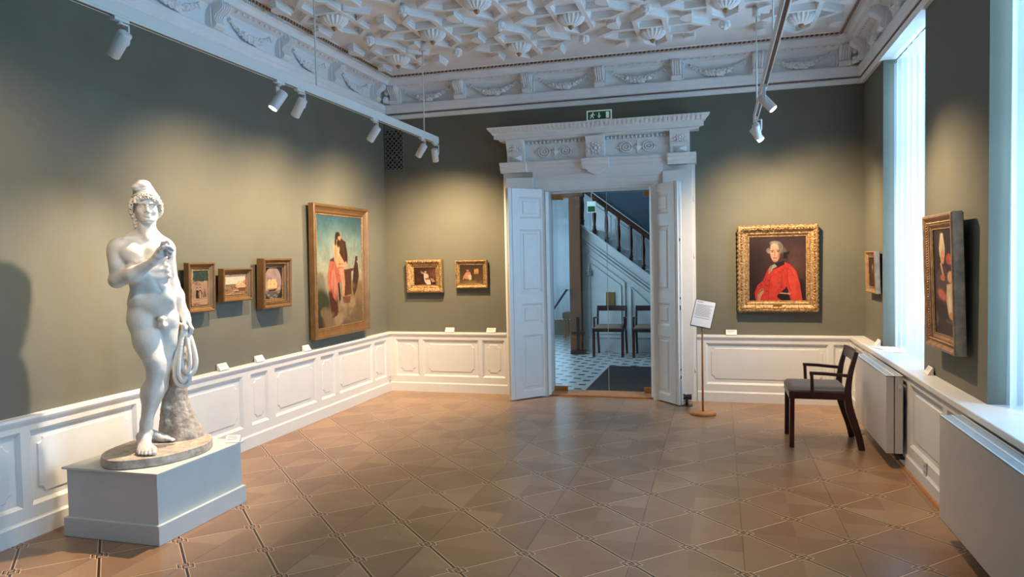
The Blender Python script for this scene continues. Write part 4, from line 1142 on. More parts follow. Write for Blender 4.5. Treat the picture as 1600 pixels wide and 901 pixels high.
def p_muse(c):
    c.bg([(0, (70, 40, 30)), (1, (62, 36, 26))]); c.ell(.8, .4, .35, .4, (110, 70, 46), .9)
    c.ell(.35, .28, .08, .08, (110, 90, 74), .3); c.line([(.36, .34), (.50, .36), (.56, .44)], .03, (204, 160, 132)); c.ell(.52, .27, .05, .07, (204, 160, 134)); c.ell(.52, .22, .055, .04, (90, 56, 40), .4)
    c.poly([(.44, .36), (.60, .38), (.66, .52), (.60, .60), (.44, .54)], (214, 190, 172)); c.poly([(.44, .54), (.62, .56), (.72, .74), (.74, .94), (.56, .96), (.46, .76)], (218, 200, 186)); c.poly([(.5, .6), (.66, .6), (.68, .7), (.5, .7)], (160, 96, 76))
    c.poly([(.70, .60), (.86, .66), (.92, .80), (.80, .84)], (180, 140, 112)); c.line([(.86, .64), (.96, .2)], .012, (150, 110, 80)); c.line([(.8, .5), (.9, .15)], .02, (120, 84, 60)); c.poly([(.3, .82), (.6, .94), (.3, 1)], (90, 54, 38)); c.ell(.2, .7, .18, .2, (84, 50, 36), .6)
def p_reader(c):
    c.bg([(0, (58, 46, 34)), (.6, (82, 64, 44)), (1, (116, 92, 60))]); c.ell(.5, .9, .5, .14, (140, 112, 74), .8)
    c.ell(.35, .30, .06, .08, (190, 130, 96)); c.ell(.35, .25, .065, .05, (84, 56, 40), .4); c.poly([(.28, .40), (.44, .38), (.50, .58), (.48, .78), (.24, .72), (.16, .62)], (206, 138, 104)); c.poly([(.34, .56), (.48, .52), (.50, .74), (.42, .80)], (214, 196, 168)); c.line([(.2, .62), (.16, .74)], .025, (204, 140, 110))
    c.poly([(.60, .26), (.80, .22), (.78, .50), (.60, .50)], (190, 126, 74)); c.poly([(.62, .30), (.76, .27), (.74, .38), (.62, .39)], (214, 160, 104)); c.poly([(.62, .50), (.80, .48), (.84, .88), (.70, .90)], (92, 68, 46)); c.line([(.58, .5), (.56, .8)], .012, (70, 50, 36)); c.ell(.85, .2, .1, .15, (70, 54, 40), .6)
def p_redcoat(c):
    c.bg([(0, (64, 40, 40)), (.6, (66, 42, 38)), (1, (40, 26, 26))]); c.ell(.78, .45, .35, .4, (104, 70, 56), 1.0, op=.8); c.ell(.05, .5, .3, .6, (44, 26, 28), .8)
    c.poly([(.86, .68), (.92, .66), (.96, .74), (.94, 1), (.86, 1)], (44, 28, 28))
    red = (206, 60, 44); dk = (166, 44, 34); lt = (222, 82, 62)
    c.poly([(.33, .52), (.42, .44), (.62, .40), (.72, .44), (.82, .54), (.88, .72), (.93, 1), (.13, 1), (.11, .86), (.16, .75), (.26, .68)], red)
    c.poly([(.70, .46), (.80, .54), (.86, .70), (.92, .98), (.76, 1), (.70, .82), (.68, .62)], lt, .55); c.line([(.66, .50), (.68, .70), (.72, .84)], .006, dk); c.line([(.34, .52), (.29, .70), (.20, .80)], .006, dk)
    c.poly([(.11, .86), (.16, .75), (.26, .68), (.32, .74), (.26, .86), (.25, 1), (.14, 1)], (196, 56, 42)); c.line([(.26, .69), (.33, .78)], .006, dk)
    c.line([(.40, .52), (.36, .74), (.34, 1)], .005, dk); c.line([(.58, .60), (.56, .82), (.55, 1)], .005, dk)
    c.poly([(.49, .55), (.60, .54), (.64, .47), (.60, .50), (.56, .56)], dk)
    c.poly([(.42, .44), (.62, .38), (.62, .44), (.50, .49), (.42, .52)], (36, 24, 28))
    c.poly([(.38, .46), (.46, .43), (.50, .47), (.43, .50), (.38, .56), (.35, .58), (.36, .50)], (176, 160, 140)); c.line([(.40, .46), (.37, .55)], .006, (110, 96, 88))
    # wig, face
    c.ell(.49, .19, .13, .115, (128, 120, 108), .2); c.ell(.35, .225, .045, .05, (136, 126, 112), .4); c.ell(.62, .25, .05, .075, (104, 94, 84), .4); c.ell(.45, .115, .1, .045, (150, 142, 128), .5); c.ell(.36, .25, .03, .03, (150, 140, 124), .4)
    c.poly([(.60, .26), (.72, .24), (.70, .28), (.66, .30), (.68, .36), (.63, .34), (.60, .36)], (30, 20, 24))
    c.ell(.46, .26, .088, .150, (214, 166, 134), .12, rot=-.06); c.ell(.45, .16, .075, .05, (222, 184, 152), .5); c.ell(.535, .29, .03, .1, (150, 100, 78), .7, op=.6)
    c.ell(.415, .245, .022, .009, (70, 48, 42), .4); c.ell(.515, .243, .024, .009, (70, 48, 42), .4); c.line([(.385, .228), (.44, .226)], .005, (110, 80, 62)); c.line([(.49, .225), (.545, .226)], .005, (110, 80, 62))
    c.line([(.462, .245), (.448, .295), (.470, .302)], .006, (176, 112, 88)); c.line([(.435, .338), (.495, .338)], .007, (164, 80, 70)); c.line([(.445, .352), (.485, .352)], .005, (196, 130, 104)); c.ell(.40, .30, .022, .03, (216, 140, 112), .8, op=.6); c.ell(.52, .31, .022, .03, (196, 124, 98), .8, op=.6)
    c.ell(.462, .385, .045, .022, (196, 144, 114), .5)
    c.ell(.48, .72, .10, .16, lt, .9, op=.35); c.ell(.66, .74, .03, .20, dk, .9, op=.6); c.ell(.27, .66, .05, .05, dk, .9, op=.4); c.ell(.84, .80, .05, .16, dk, .9, op=.4); c.ell(.78, .60, .03, .10, (232, 104, 80), .9, op=.5); c.ell(.45, .95, .16, .05, dk, .9, op=.4)
    c.line([(.60, .47), (.72, .52), (.78, .62)], .006, dk, .7); c.line([(.17, .77), (.24, .74), (.30, .76)], .005, dk, .7)
    for x, y in ((.35, .68), (.33, .75), (.55, .64), (.525, .72), (.515, .82), (.50, .90), (.32, .84)): c.ell(x, y, .018, .014, (120, 40, 30), .3); c.ell(x-.004, y-.004, .010, .007, (226, 120, 84), .5)
    c.poly([(.20, .82), (.26, .80), (.27, .86), (.22, .92), (.20, 1), (.15, 1), (.16, .90)], (188, 140, 112)); c.line([(.17, .88), (.24, .82)], .01, (150, 90, 76))
    c.poly([(.56, .86), (.66, .78), (.69, .84), (.68, .88)], (44, 28, 30)); c.poly([(.50, .90), (.58, .87), (.70, .90), (.73, .98), (.60, 1), (.50, .94)], (36, 24, 26)); c.line([(.56, .875), (.71, .885)], .010, (196, 150, 112))
def p_mother(c):
    c.bg([(0, (44, 34, 30)), (1, (60, 46, 38))]); c.ell(.3, .1, .3, .2, (70, 58, 50), .9)
    c.poly([(.26, .19), (.34, .05), (.46, .05), (.54, .19), (.52, .27), (.30, .27)], (226, 204, 168)); c.ell(.41, .27, .11, .08, (222, 160, 122), .3); c.ell(.41, .285, .03, .02, (150, 86, 66), .5, op=.5)
    c.ell(.70, .29, .16, .06, (196, 84, 62), .3); c.ell(.80, .30, .09, .05, (216, 120, 92), .4)
    c.poly([(.10, .44), (.36, .34), (.60, .38), (.72, .60), (.60, .72), (.08, .66)], (84, 66, 62)); c.line([(.34, .34), (.46, .47)], .020, (216, 180, 156)); c.ell(.40, .46, .13, .035, (206, 124, 102), .4)
    c.ell(.74, .45, .15, .065, (232, 172, 130), .3); c.poly([(.58, .52), (.86, .50), (.98, .60), (.98, .80), (.62, .80), (.54, .66)], (226, 196, 160)); c.poly([(.62, .6), (.74, .58), (.78, .78), (.66, .8)], (238, 216, 180)); c.ell(.36, .62, .25, .06, (206, 108, 84), .4, rot=.2); c.ell(.78, .80, .18, .045, (214, 150, 112), .4)
    c.poly([(.50, .84), (1, .84), (1, .87), (.50, .87)], (110, 76, 56)); c.poly([(.05, .76), (.18, .84), (.10, .92), (.04, .90)], (110, 96, 86))
def p_dark(c):
    c.bg([(0, (50, 36, 28)), (1, (60, 42, 30))]); c.ell(.5, .45, .25, .3, (104, 76, 54), .8); c.ell(.5, .35, .09, .1, (176, 128, 96), .4); c.poly([(.3, .9), (.4, .5), (.6, .5), (.75, .9)], (78, 44, 34))

WL = PI/2
# (loc is the middle of the back, on the wall)
P1 = [(0, .050), (.006, .056), (.014, .056), (.022, .048), (.050, .026), (.056, .028), (.060, .020)]
def gilt(m, d, lip=.018): return [(0, d*.86), (m*.08, d*.98), (m*.20, d), (m*.30, d*.90), (m*.40, d*.72), (m*.66, d*.50), (m*.76, d*.52), (m*.86, d*.46), (m*.92, d*.36), (m, lip)]
hang((.045, -3.348, 1.385), WL, .295, .375, .052, gilt(.052, .048), 'goldplain', 'small upright gilt-framed painting of strollers under a tree, left wall beside the statue', p_strollers, 130, tilt=.03)
hang((.045, -2.927, 1.39), WL, .375, .265, .052, gilt(.052, .055), 'goldplain', 'small landscape-format gilt-framed beach scene, left wall between the strollers and the oval ship', p_shore, 110, tilt=.03)
hang((.045, -2.408, 1.385), WL, .42, .435, .072, gilt(.072, .075), 'goldplain', 'gilt-framed painting of a sailing ship in an oval, left wall', p_ship, 140, tilt=.03, bead=(.044, .054, .006))
hang((.035, -1.205, 1.47), WL, 1.13, 1.335, .095, gilt(.095, .065), 'goldplain', 'large gilt-framed painting of a bearded seated figure on clouds, left wall near the corner', p_allegory, 230, tilt=.012)
hang((.512, -.022, 1.376), 0, .455, .385, .082, gilt(.082, .065), 'gold', 'gilt-framed dark painting of a woman in white, far wall nearest the corner', p_muse, 110, tilt=.03, carved=(.022, .060, .016))
hang((1.092, -.022, 1.39), 0, .392, .325, .045, gilt(.045, .045), 'gold', 'smaller gilt-framed dark painting of a half-draped reader, far wall next to the doorway', p_reader, 110, tilt=.02, carved=(.012, .042, .010))
pr_ = hang((4.430, -.020, 1.405), 0, .775, .885, .105, gilt(.105, .075), 'gold', 'ornate gilt-framed portrait of a man in a red coat, right half of the far wall', p_redcoat, 300, tilt=.02, carved=(.036, .068, .019))
hh = G(); hh.box(-.045, .045, -.056, -.045, -.385, -.367); hh.build('name_plate', M['brass'], pr_)
rr_ = random.Random(5); g = G()
for side in range(4):
    L_ = (.775, .885)[side % 2]; n = int(L_/.045)
    for k in range(n):
        t = -L_/2+(k+.5)*L_/n; e = (L_ == .775 and .885 or .775)/2
        c_ = (t, -.05, (e if side == 0 else -e)) if side % 2 == 0 else ((e if side == 1 else -e), -.05, t)
        g.ell(c_, (.020, .016, .010) if side % 2 == 0 else (.010, .016, .020), n=8, m_=5)
    if side == 0: gb = G()
    for k in range(int(L_/.022)):
        t = -L_/2+.08+k*.022
        if abs(t) > L_/2-.08: continue
        e = (L_ == .775 and .885 or .775)/2-.080
        c_ = (t, -.040, (e if side == 0 else -e)) if side % 2 == 0 else ((e if side == 1 else -e), -.040, t)
        gb.ell(c_, (.008, .008, .006), n=6, m_=4)
g.build('leaf_carving', M['gold'], pr_); gb.build('bead_moulding', M['gold'], pr_)
hang((W-.045, -2.955, 1.36), -WL, .62, .84, .085, gilt(.085, .062), 'golddark', 'dark-framed painting of a woman in a tall white cap with a child, between the windows', p_mother, 180, tilt=.03, bead=(.052, .048, .007))
hang((W-.02, -.64, 1.372), -WL, .44, .385, .05, gilt(.05, .045), 'golddark', 'small dark-framed painting on the window wall next to the far corner', p_dark, 60, tilt=.03)

# ------------------------------------------------------------------ label cards
def card(loc, rz, label, w=.11, lines=3):
    t = empty('label_card', label, 'label card', loc, rz)
    g = G(); g.prism([(-.0, 0), (-.034, 0), (-.036, .004), (-.004, .054), (0, .052)], -w/2, w/2, 'x'); g.build('card', M['card'], t)
    g = G()
    for k in range(lines):
        f = .80-k*.17; y = -.036+.032*f-.0012; z = .004+.05*f
        g.add([(-w*.38, y, z), (w*(.1 if k == lines-1 else .3), y, z), (w*(.1 if k == lines-1 else .3), y+.0016, z+.0025), (-w*.38, y+.0016, z+.0025)], [(0, 1, 2, 3)])
    g.build('text_lines', M['ink'], t)
ZC = .710
card((.008, -3.065, ZC), WL, 'white label card on the left dado below the strollers and beach paintings')
card((.008, -2.585, ZC), WL, 'white label card on the left dado below the oval ship painting')
card((.008, -1.845, ZC), WL, 'white label card on the left dado below the large cloud painting')
card((.800, -.006, ZC), 0, 'white label card on the far dado below the woman in white')
card((1.312, -.006, ZC), 0, 'white label card on the far dado next to the left door leaf')
card((3.972, -.006, ZC), 0, 'white label card on the far dado left of the red-coat portrait')
card((W-.012, -.80, .712), -WL, 'white label card on the sill shelf in the far right corner')
card((W-.012, -2.46, .712), -WL, 'white label card on the sill shelf before the painting between the windows')
g = G()
for k, (dx, dy, rz) in enumerate(((0, 0, .1), (.02, -.09, -.2), (-.03, .10, .25))):
    R2 = Matrix.Rotation(rz, 4, 'Z'); g.M = Matrix.Translation((dx, dy, k*.0012)) @ R2; g.box(-.07, .07, -.10, .10, 0, .001)
g.M = None
o = g.build('leaflets', M['card']); o.location = (W+.02, -1.12, .7125); tag(o, 'loose white leaflets on the sill of the far window', 'leaflets')

# sockets
def socket(loc, rz, label):
    t = empty('wall_socket', label, 'socket', loc, rz)
    G().box(-.03, .03, -.010, 0, -.045, .045).build('plate', M['metalwhite'], t, bevel=.003)
    g = G(); g.box(-.012, -.006, -.0108, -.009, -.025, -.012); g.box(.006, .012, -.0108, -.009, -.025, -.012); g.box(-.012, -.006, -.0108, -.009, .012, .025); g.box(.006, .012, -.0108, -.009, .012, .025)
    g.build('holes', M['black'], t)
socket((.032, -.075, .145), WL, 'small white wall socket low on the left dado in the corner')
socket((5.165-.032, -2.78, .145), -WL, 'white wall socket low on the dado between the two radiators')

# ------------------------------------------------------------------ sign stand
st = empty('sign_stand', 'slim wooden sign stand with a tilted text panel right of the doorway', 'sign stand', (3.690, -.70, 0))
G().lathe([(.122, 0), (.125, .004), (.125, .026), (.121, .030), (.015, .030)], n=40).build('base', M['oak'], st)
G().tube([(0, 0, .03), (0, 0, .93)], .0095, n=12).build('pole', M['oak'], st)
rt = Matrix.Translation((.008, 0, .985)) @ Matrix.Rotation(-.32, 4, 'Y') @ Matrix.Rotation(-.5, 4, 'X')
rt = Matrix.Translation((.012, -.01, .985)) @ Matrix.Rotation(-.42, 4, 'X') @ Matrix.Rotation(.20, 4, 'Y')
g = G(); g.M = rt; g.box(-.100, .100, -.006, .006, -.140, .140); pn = g.build('panel_frame', M['black'], st, bevel=.002)
g = G(); g.M = rt; g.box(-.093, .093, -.0075, -.006, -.133, .133); g.build('sheet', mat('pale_sheet', (.62, .62, .66, 1), .5), pn)
g = G(); g.M = rt; r = random.Random(2); z = .112
g.box(-.078, -.02, -.0083, -.0075, z, z+.007); z -= .022
while z > -.03:
    g.box(-.078, r.uniform(.05, .08), -.0083, -.0075, z, z+.0028); z -= .0085
z -= .012; g.box(-.078, .07, -.0083, -.0075, z, z+.0045)
g.build('text_lines', M['ink'], pn)
# door stop with a black roller
ds = empty('door_stop', 'black floor door stop beside the right door leaf', 'door stop', (3.52, -.30, 0))
G().box(-.05, .06, -.05, .05, 0, .008).build('plate', M['black'], ds)
G().tube([(0, 0, .008), (0, 0, .07)], .014, n=10).build('post', M['black'], ds)
G().tube([(-.055, 0, .09), (-.045, 0, .09), (-.02, 0, .09), (-.018, 0, .09), (.05, 0, .09)], [.028, .032, .032, .024, .030], n=16).build('roller', M['black'], ds)
G().tube([(-.058, 0, .09), (-.05, 0, .09)], .02, n=16).build('chrome_cap', M['chrome'], ds)
# small tag on the floor behind the chair
o = G().prism([(0, 0), (.07, -.01), (.10, .02), (.07, .05), (0, .04)], 0, .012, 'z').build('floor_sensor', M['metalwhite'], bevel=.003)
o.location = (4.93, -1.28, 0); tag(o, 'small white flat device on the floor under the far radiator', 'floor device')

# ------------------------------------------------------------------ pedestal
pd = empty('pedestal', 'grey-white box pedestal with a plinth under the marble statue', 'pedestal', (.53, -4.335, 0))
G().box(-.315, .318, -.365, .365, .10, .392).build('body', M['pedestal'], pd, bevel=.002)
G().prism([(-.333, -.383), (.336, -.383), (.336, .383), (-.333, .383)], 0, .112, 'z').build('plinth', M['pedestal'], pd, bevel=.004)
G().box(-.333, .336, -.383, .383, .392, .405).build('top_board', M['pedestal'], pd, bevel=.002)
t = empty('label_card', 'small white label card on the far right corner of the pedestal', 'label card', (.815, -3.99, .405), .35)
G().prism([(0, 0), (-.045, 0), (-.047, .004), (-.004, .042), (0, .040)], -.045, .045, 'x').build('card', M['card'], t)
g = G()
for k in range(3): f = .8-k*.2; g.add([(-.034, -.047+.043*f-.0014, .004+.038*f), (.025, -.047+.043*f-.0014, .004+.038*f), (.025, -.047+.043*f+.0006, .004+.038*f+.0018), (-.034, -.047+.043*f+.0006, .004+.038*f+.0018)], [(0,1,2,3)])
g.build('text_lines', M['ink'], t)
#STATUE
# ------------------------------------------------------------------ smooth-blended solid for carved figures
class Solid:
    """distance field on a grid; shapes melt into each other over the distance k; mesh() extracts one continuous surface"""
    def __init__(s, lo, hi, vox):
        s.lo = np.array(lo, float); s.v = vox; s.n = np.ceil((np.array(hi)-s.lo)/vox).astype(int)+1
        s.f = np.full(s.n, .05, np.float32); s.k = .02
    def _apply(s, lo, hi, fn, sub=False):
        m_ = s.k + .012
        a = np.clip(np.floor((np.array(lo)-m_-s.lo)/s.v).astype(int), 0, s.n-1); b = np.clip(np.ceil((np.array(hi)+m_-s.lo)/s.v).astype(int)+1, 1, s.n)
        if (b <= a).any(): return
        X, Y, Z = [s.lo[i] + s.v*np.arange(a[i], b[i]) for i in range(3)]
        X, Y, Z = np.meshgrid(X, Y, Z, indexing='ij')
        d = fn(X, Y, Z); sl = tuple(slice(a[i], b[i]) for i in range(3)); e = s.f[sl]
        if sub:
            d = -d; h = np.clip(.5-.5*(e-d)/s.k*1.0, 0, 1); h = np.clip(.5+.5*(d-e)/s.k, 0, 1); s.f[sl] = e*(1-h)+d*h+s.k*h*(1-h)
        else:
            h = np.clip(.5+.5*(e-d)/s.k, 0, 1); s.f[sl] = e*(1-h)+d*h-s.k*h*(1-h)
    def ell(s, c, r, rot=None, n=0, m_=0, k=None, sub=False):
        k0_ = s.k
        if k is not None: s.k = k
        r = r if isinstance(r, (list, tuple)) else (r, r, r); R = np.array(rot.transposed()) if rot is not None else np.eye(3); mr = max(r)
        def fn(X, Y, Z):
            X = X-c[0]; Y = Y-c[1]; Z = Z-c[2]
            P = [R[i, 0]*X+R[i, 1]*Y+R[i, 2]*Z for i in range(3)]
            a = np.sqrt(sum((P[i]/r[i])**2 for i in range(3))); b = np.sqrt(sum((P[i]/r[i]**2)**2 for i in range(3)))+1e-9
            return a*(a-1)/b
        s._apply([c[i]-mr for i in range(3)], [c[i]+mr for i in range(3)], fn, sub); s.k = k0_; return s
    def cap(s, a, ra, b, rb, n=0, k=None, sub=False):
        k0_ = s.k
        if k is not None: s.k = k
        a = np.array(a, float); b = np.array(b, float); ab = b-a; L2 = (ab@ab)+1e-12
        def fn(X, Y, Z):
            t = np.clip(((X-a[0])*ab[0]+(Y-a[1])*ab[1]+(Z-a[2])*ab[2])/L2, 0, 1)
            return np.sqrt((X-a[0]-t*ab[0])**2+(Y-a[1]-t*ab[1])**2+(Z-a[2]-t*ab[2])**2)-(ra+(rb-ra)*t)
        m_ = max(ra, rb); s._apply(np.minimum(a, b)-m_, np.maximum(a, b)+m_, fn, sub); s.k = k0_; return s
    def tube(s, pts, r, n=0, cap=True, k=None):
        r = r if isinstance(r, (list, tuple)) else [r]*len(pts)
        for i in range(len(pts)-1): s.cap(pts[i], r[i], pts[i+1], r[i+1], k=k)
        return s
    def build(s, name, mtl, parent, smooth=2):
        f = s.f; ins = f < 0
        n = np.array(f.shape)-1; acc = np.zeros((*n, 3), np.float32); cnt = np.zeros(n, np.float32)
        for ax in range(3):
            o = [i for i in range(3) if i != ax]
            for d0 in (0, 1):
                for d1 in (0, 1):
                    sa = [None]*3; sb = [None]*3
                    sa[ax] = slice(0, -1); sb[ax] = slice(1, None)
                    for q, dd in ((o[0], d0), (o[1], d1)): sa[q] = sb[q] = slice(dd, f.shape[q]-1+dd)
                    A = f[tuple(sa)]; B = f[tuple(sb)]; m_ = (A < 0) != (B < 0)
                    t = np.where(m_, A/np.where(m_, A-B, 1), 0)
                    cnt += m_; acc[..., ax] += t*m_
                    acc[..., o[0]] += d0*m_; acc[..., o[1]] += d1*m_
        cell = cnt > 0; idx = np.full(n, -1, np.int64); ii = np.argwhere(cell); idx[cell] = np.arange(len(ii))
        P = s.lo + s.v*(ii + acc[cell]/cnt[cell][:, None])
        quads = []
        for ax in range(3):
            o = [(ax+1) % 3, (ax+2) % 3]
            sa = [slice(1, -1)]*3; sb = [slice(1, -1)]*3; sa[ax] = slice(0, -1); sb[ax] = slice(1, None)
            A = ins[tuple(sa)]; B = ins[tuple(sb)]; e = np.argwhere(A != B); av = A[tuple(e.T)]
            base = e.copy(); base[:, o[0]] += 1; base[:, o[1]] += 1
            def at(d0, d1):
                q = base.copy(); q[:, o[0]] += d0; q[:, o[1]] += d1; return idx[tuple(q.T)]
            Q = np.stack([at(-1, -1), at(0, -1), at(0, 0), at(-1, 0)], 1); Q[~av] = Q[~av][:, ::-1]; quads.append(Q)
        Q = np.concatenate(quads); Q = Q[(Q >= 0).all(1)]
        me = bpy.data.meshes.new(name); me.vertices.add(len(P)); me.vertices.foreach_set('co', P.astype(np.float32).ravel())
        me.loops.add(Q.size); me.loops.foreach_set('vertex_index', Q.ravel().astype(np.int32)); me.polygons.add(len(Q))
        me.polygons.foreach_set('loop_start', np.arange(0, Q.size, 4, dtype=np.int32)); me.polygons.foreach_set('use_smooth', np.ones(len(Q), bool))
        me.update(calc_edges=True); me.validate(); me.materials.append(mtl)
        ob = bpy.data.objects.new(name, me); C.objects.link(ob); ob.parent = parent
        if smooth:
            m_ = ob.modifiers.new('smooth', 'SMOOTH'); m_.factor = .5; m_.iterations = smooth
        return ob

# ------------------------------------------------------------------ marble statue (local: x to the viewer's right, -y towards the viewer, z up from the base top)
sta = empty('statue', 'white marble statue of a nude youth in a soft cap on the pedestal', 'statue', (.555, -4.35, .460), math.radians(42.4))
ba = G()
n = 56; prof = [(.97, -.055), (1.0, -.050), (1.0, -.030), (.985, -.004), (.95, .0)]
th0 = -math.radians(42.4); vs = []
for rr_, z in prof:
    for k in range(n):
        a = 2*PI*k/n; wob = 1 + .018*math.sin(3*a+1) + .010*math.sin(7*a)
        x, y = .268*rr_*wob*math.cos(a), .352*rr_*wob*math.sin(a)
        vs.append((x*math.cos(th0)-y*math.sin(th0), x*math.sin(th0)+y*math.cos(th0), z))
fs = [(i*n+k, i*n+(k+1)%n, (i+1)*n+(k+1)%n, (i+1)*n+k) for i in range(len(prof)-1) for k in range(n)] + [list(range(n))[::-1], list(range((len(prof)-1)*n, len(prof)*n))]
ba.add(vs, fs, False); ba.build('base', M['stone'], sta)

RX = lambda a: Matrix.Rotation(a, 3, 'X')
RY = lambda a: Matrix.Rotation(a, 3, 'Y')
RZ = lambda a: Matrix.Rotation(a, 3, 'Z')
b = Solid((-.30, -.28, -.02), (.27, .20, 1.60), .0042)
b.k = .026
# trunk of the body
b.ell((-.045, .010, 1.13), (.118, .088, .165), RY(.05))               # rib cage
b.ell((-.055, .005, 1.205), (.135, .072, .070))                        # shoulder girdle
b.ell((-.018, .004, .985), (.110, .082, .130), RY(-.08), k=.04)               # waist
b.ell((-.012, .010, .850), (.132, .092, .105), RY(.12))                # pelvis
b.ell((-.078, .045, .800), (.070, .075, .080)); b.ell((.055, .050, .790), (.070, .075, .080))   # buttocks
b.ell((-.105, -.052, 1.170), (.072, .042, .052), RY(.12)); b.ell((.022, -.056, 1.168), (.066, .042, .052), RY(-.12))   # chest
b.ell((-.10, -.058, 1.150), (.060, .036, .036)); b.ell((.022, -.060, 1.148), (.056, .036, .036))
for z, xs, r_ in ((1.075, .000, .034), (1.025, .010, .033), (.975, .022, .032)):      # abdomen
    for s in (-1, 1): b.ell((xs+s*.028, -.062+.004*(1.075-z)*10, z), (.028, .018, .021), k=.022)
b.ell((.022, -.048, .900), (.066, .030, .070), k=.05)
for k in range(3):                                                     # ribs at the flank
    b.ell((-.125+k*.006, -.045, 1.095-k*.032), (.020, .026, .013), RY(-.4)); b.ell((.078+k*.003, -.045, 1.095-k*.032), (.018, .026, .013), RY(.4))
b.ell((-.092, -.012, .905), (.034, .060, .040), RY(.25), k=.05); b.ell((.074, -.012, .900), (.032, .060, .040), RY(-.25), k=.05)
b.ell((.040, -.088, .945), (.0055, .010, .008), k=.006, sub=True); b.cap((-.046, -.104, 1.20), .004, (-.040, -.100, 1.13), .004, k=.016, sub=True); b.cap((-.020, -.092, 1.09), .003, (.030, -.088, .96), .003, k=.014, sub=True)
# neck and shoulders
b.cap((-.028, .014, 1.270), .056, (-.022, .004, 1.375), .047)
b.cap((-.030, .030, 1.315), .040, (-.150, .022, 1.235), .036); b.cap((-.030, .030, 1.315), .040, (.060, .035, 1.235), .034)
b.cap((-.035, -.030, 1.255), .014, (-.140, -.030, 1.258), .014); b.cap((-.020, -.034, 1.255), .014, (.060, -.020, 1.252), .013)  # collar bones
b.cap((-.055, -.010, 1.38), .014, (-.028, -.042, 1.262), .012); b.cap((.010, -.010, 1.37), .014, (-.020, -.042, 1.262), .012)
# right arm (viewer's left)
b.ell((-.172, .008, 1.205), (.060, .062, .066)); b.ell((-.186, .002, 1.165), (.052, .054, .060))
b.cap((-.180, .008, 1.200), .052, (-.190, -.018, 1.020), .040)
b.ell((-.188, -.028, 1.105), (.040, .044, .065)); b.ell((-.186, .028, 1.11), (.036, .036, .065))
b.ell((-.196, -.010, 1.006), (.038, .042, .036))
b.cap((-.186, -.030, 1.015), .042, (-.105, -.095, 1.045), .043); b.cap((-.105, -.095, 1.045), .043, (.004, -.178, 1.118), .0245)
b.k = .012
# right hand, fingers gathered and bent to the viewer's right
b.cap((.004, -.178, 1.118), .024, (.030, -.196, 1.150), .027); b.ell((.046, -.205, 1.172), (.030, .022, .042), RY(.45))
def fing(pts, r0, r1):
    kk = b.k; b.k = .005
    for i in range(len(pts)-1):
        a = r0+(r1-r0)*i/(len(pts)-1); c_ = r0+(r1-r0)*(i+1)/(len(pts)-1); b.cap(pts[i], a, pts[i+1], c_, n=10)
    b.k = kk
fing([(.048, -.212, 1.196), (.058, -.226, 1.226), (.084, -.236, 1.232), (.098, -.234, 1.212)], .0115, .0080)
fing([(.058, -.214, 1.186), (.070, -.236, 1.206), (.095, -.244, 1.200), (.112, -.238, 1.184)], .0115, .0080)
fing([(.064, -.210, 1.170), (.080, -.232, 1.184), (.100, -.236, 1.170), (.094, -.222, 1.154)], .0110, .0080)
fing([(.064, -.204, 1.152), (.080, -.222, 1.160), (.096, -.222, 1.146), (.086, -.212, 1.134)], .0100, .0074)
fing([(.030, -.206, 1.160), (.040, -.232, 1.186), (.058, -.248, 1.200), (.078, -.250, 1.206)], .0125, .0085)
b.k = .030
# left arm (viewer's right)
b.ell((.075, .036, 1.195), (.050, .056, .060)); b.cap((.078, .040, 1.190), .047, (.104, .094, .980), .037)
b.cap((.104, .094, .980), .038, (.130, .088, .905), .039); b.cap((.130, .088, .905), .038, (.168, .062, .790), .0235)
b.cap((.168, .062, .790), .023, (.176, .050, .760), .024); b.ell((.180, .044, .738), (.022, .032, .036), RY(-.2))
b.k = .008
fing([(.190, .020, .735), (.200, .008, .705), (.196, .010, .678)], .0110, .008); fing([(.194, .036, .728), (.208, .026, .696), (.204, .030, .668)], .0115, .008)
fing([(.192, .052, .725), (.206, .048, .692), (.202, .052, .662)], .0112, .008); fing([(.186, .066, .726), (.196, .068, .696), (.194, .072, .672)], .0105, .0075)
fing([(.164, .022, .752), (.160, .004, .724), (.166, -.002, .700)], .0120, .009)
b.k = .030
# right leg (viewer's left), knee bent forward and inward
b.ell((-.072, .006, .765), (.074, .082, .085)); b.cap((-.066, .000, .770), .078, (-.042, -.034, .640), .074); b.cap((-.042, -.034, .640), .073, (-.008, -.078, .520), .055)
b.ell((-.030, -.060, .610), (.056, .044, .100), RY(-.22)); b.ell((-.072, -.022, .640), (.040, .050, .110), RY(-.15))
b.cap((-.008, -.078, .520), .052, (-.002, -.082, .468), .047); b.ell((.004, -.112, .478), (.027, .020, .032))
b.ell((-.022, -.096, .512), (.024, .018, .024)); b.ell((.026, -.094, .508), (.020, .016, .022))
b.cap((-.002, -.080, .462), .045, (-.030, -.050, .340), .053); b.cap((-.030, -.050, .340), .052, (-.066, -.060, .150), .032); b.cap((-.066, -.060, .150), .031, (-.076, -.074, .080), .031)
b.ell((-.050, -.020, .330), (.042, .040, .080), RY(.15)); b.ell((.000, -.034, .335), (.026, .038, .070), RY(.25)); b.cap((-.008, -.108, .44), .016, (-.066, -.084, .14), .012)
b.ell((-.106, -.074, .088), .016, k=.012); b.ell((-.046, -.078, .095), .015, k=.012)
b.ell((-.076, -.050, .034), (.031, .040, .034)); b.cap((-.076, -.082, .070), .031, (-.068, -.160, .036), .029); b.ell((-.068, -.192, .022), (.050, .045, .026)); b.cap((-.091, -.08, .03), .026, (-.094, -.175, .018), .022)
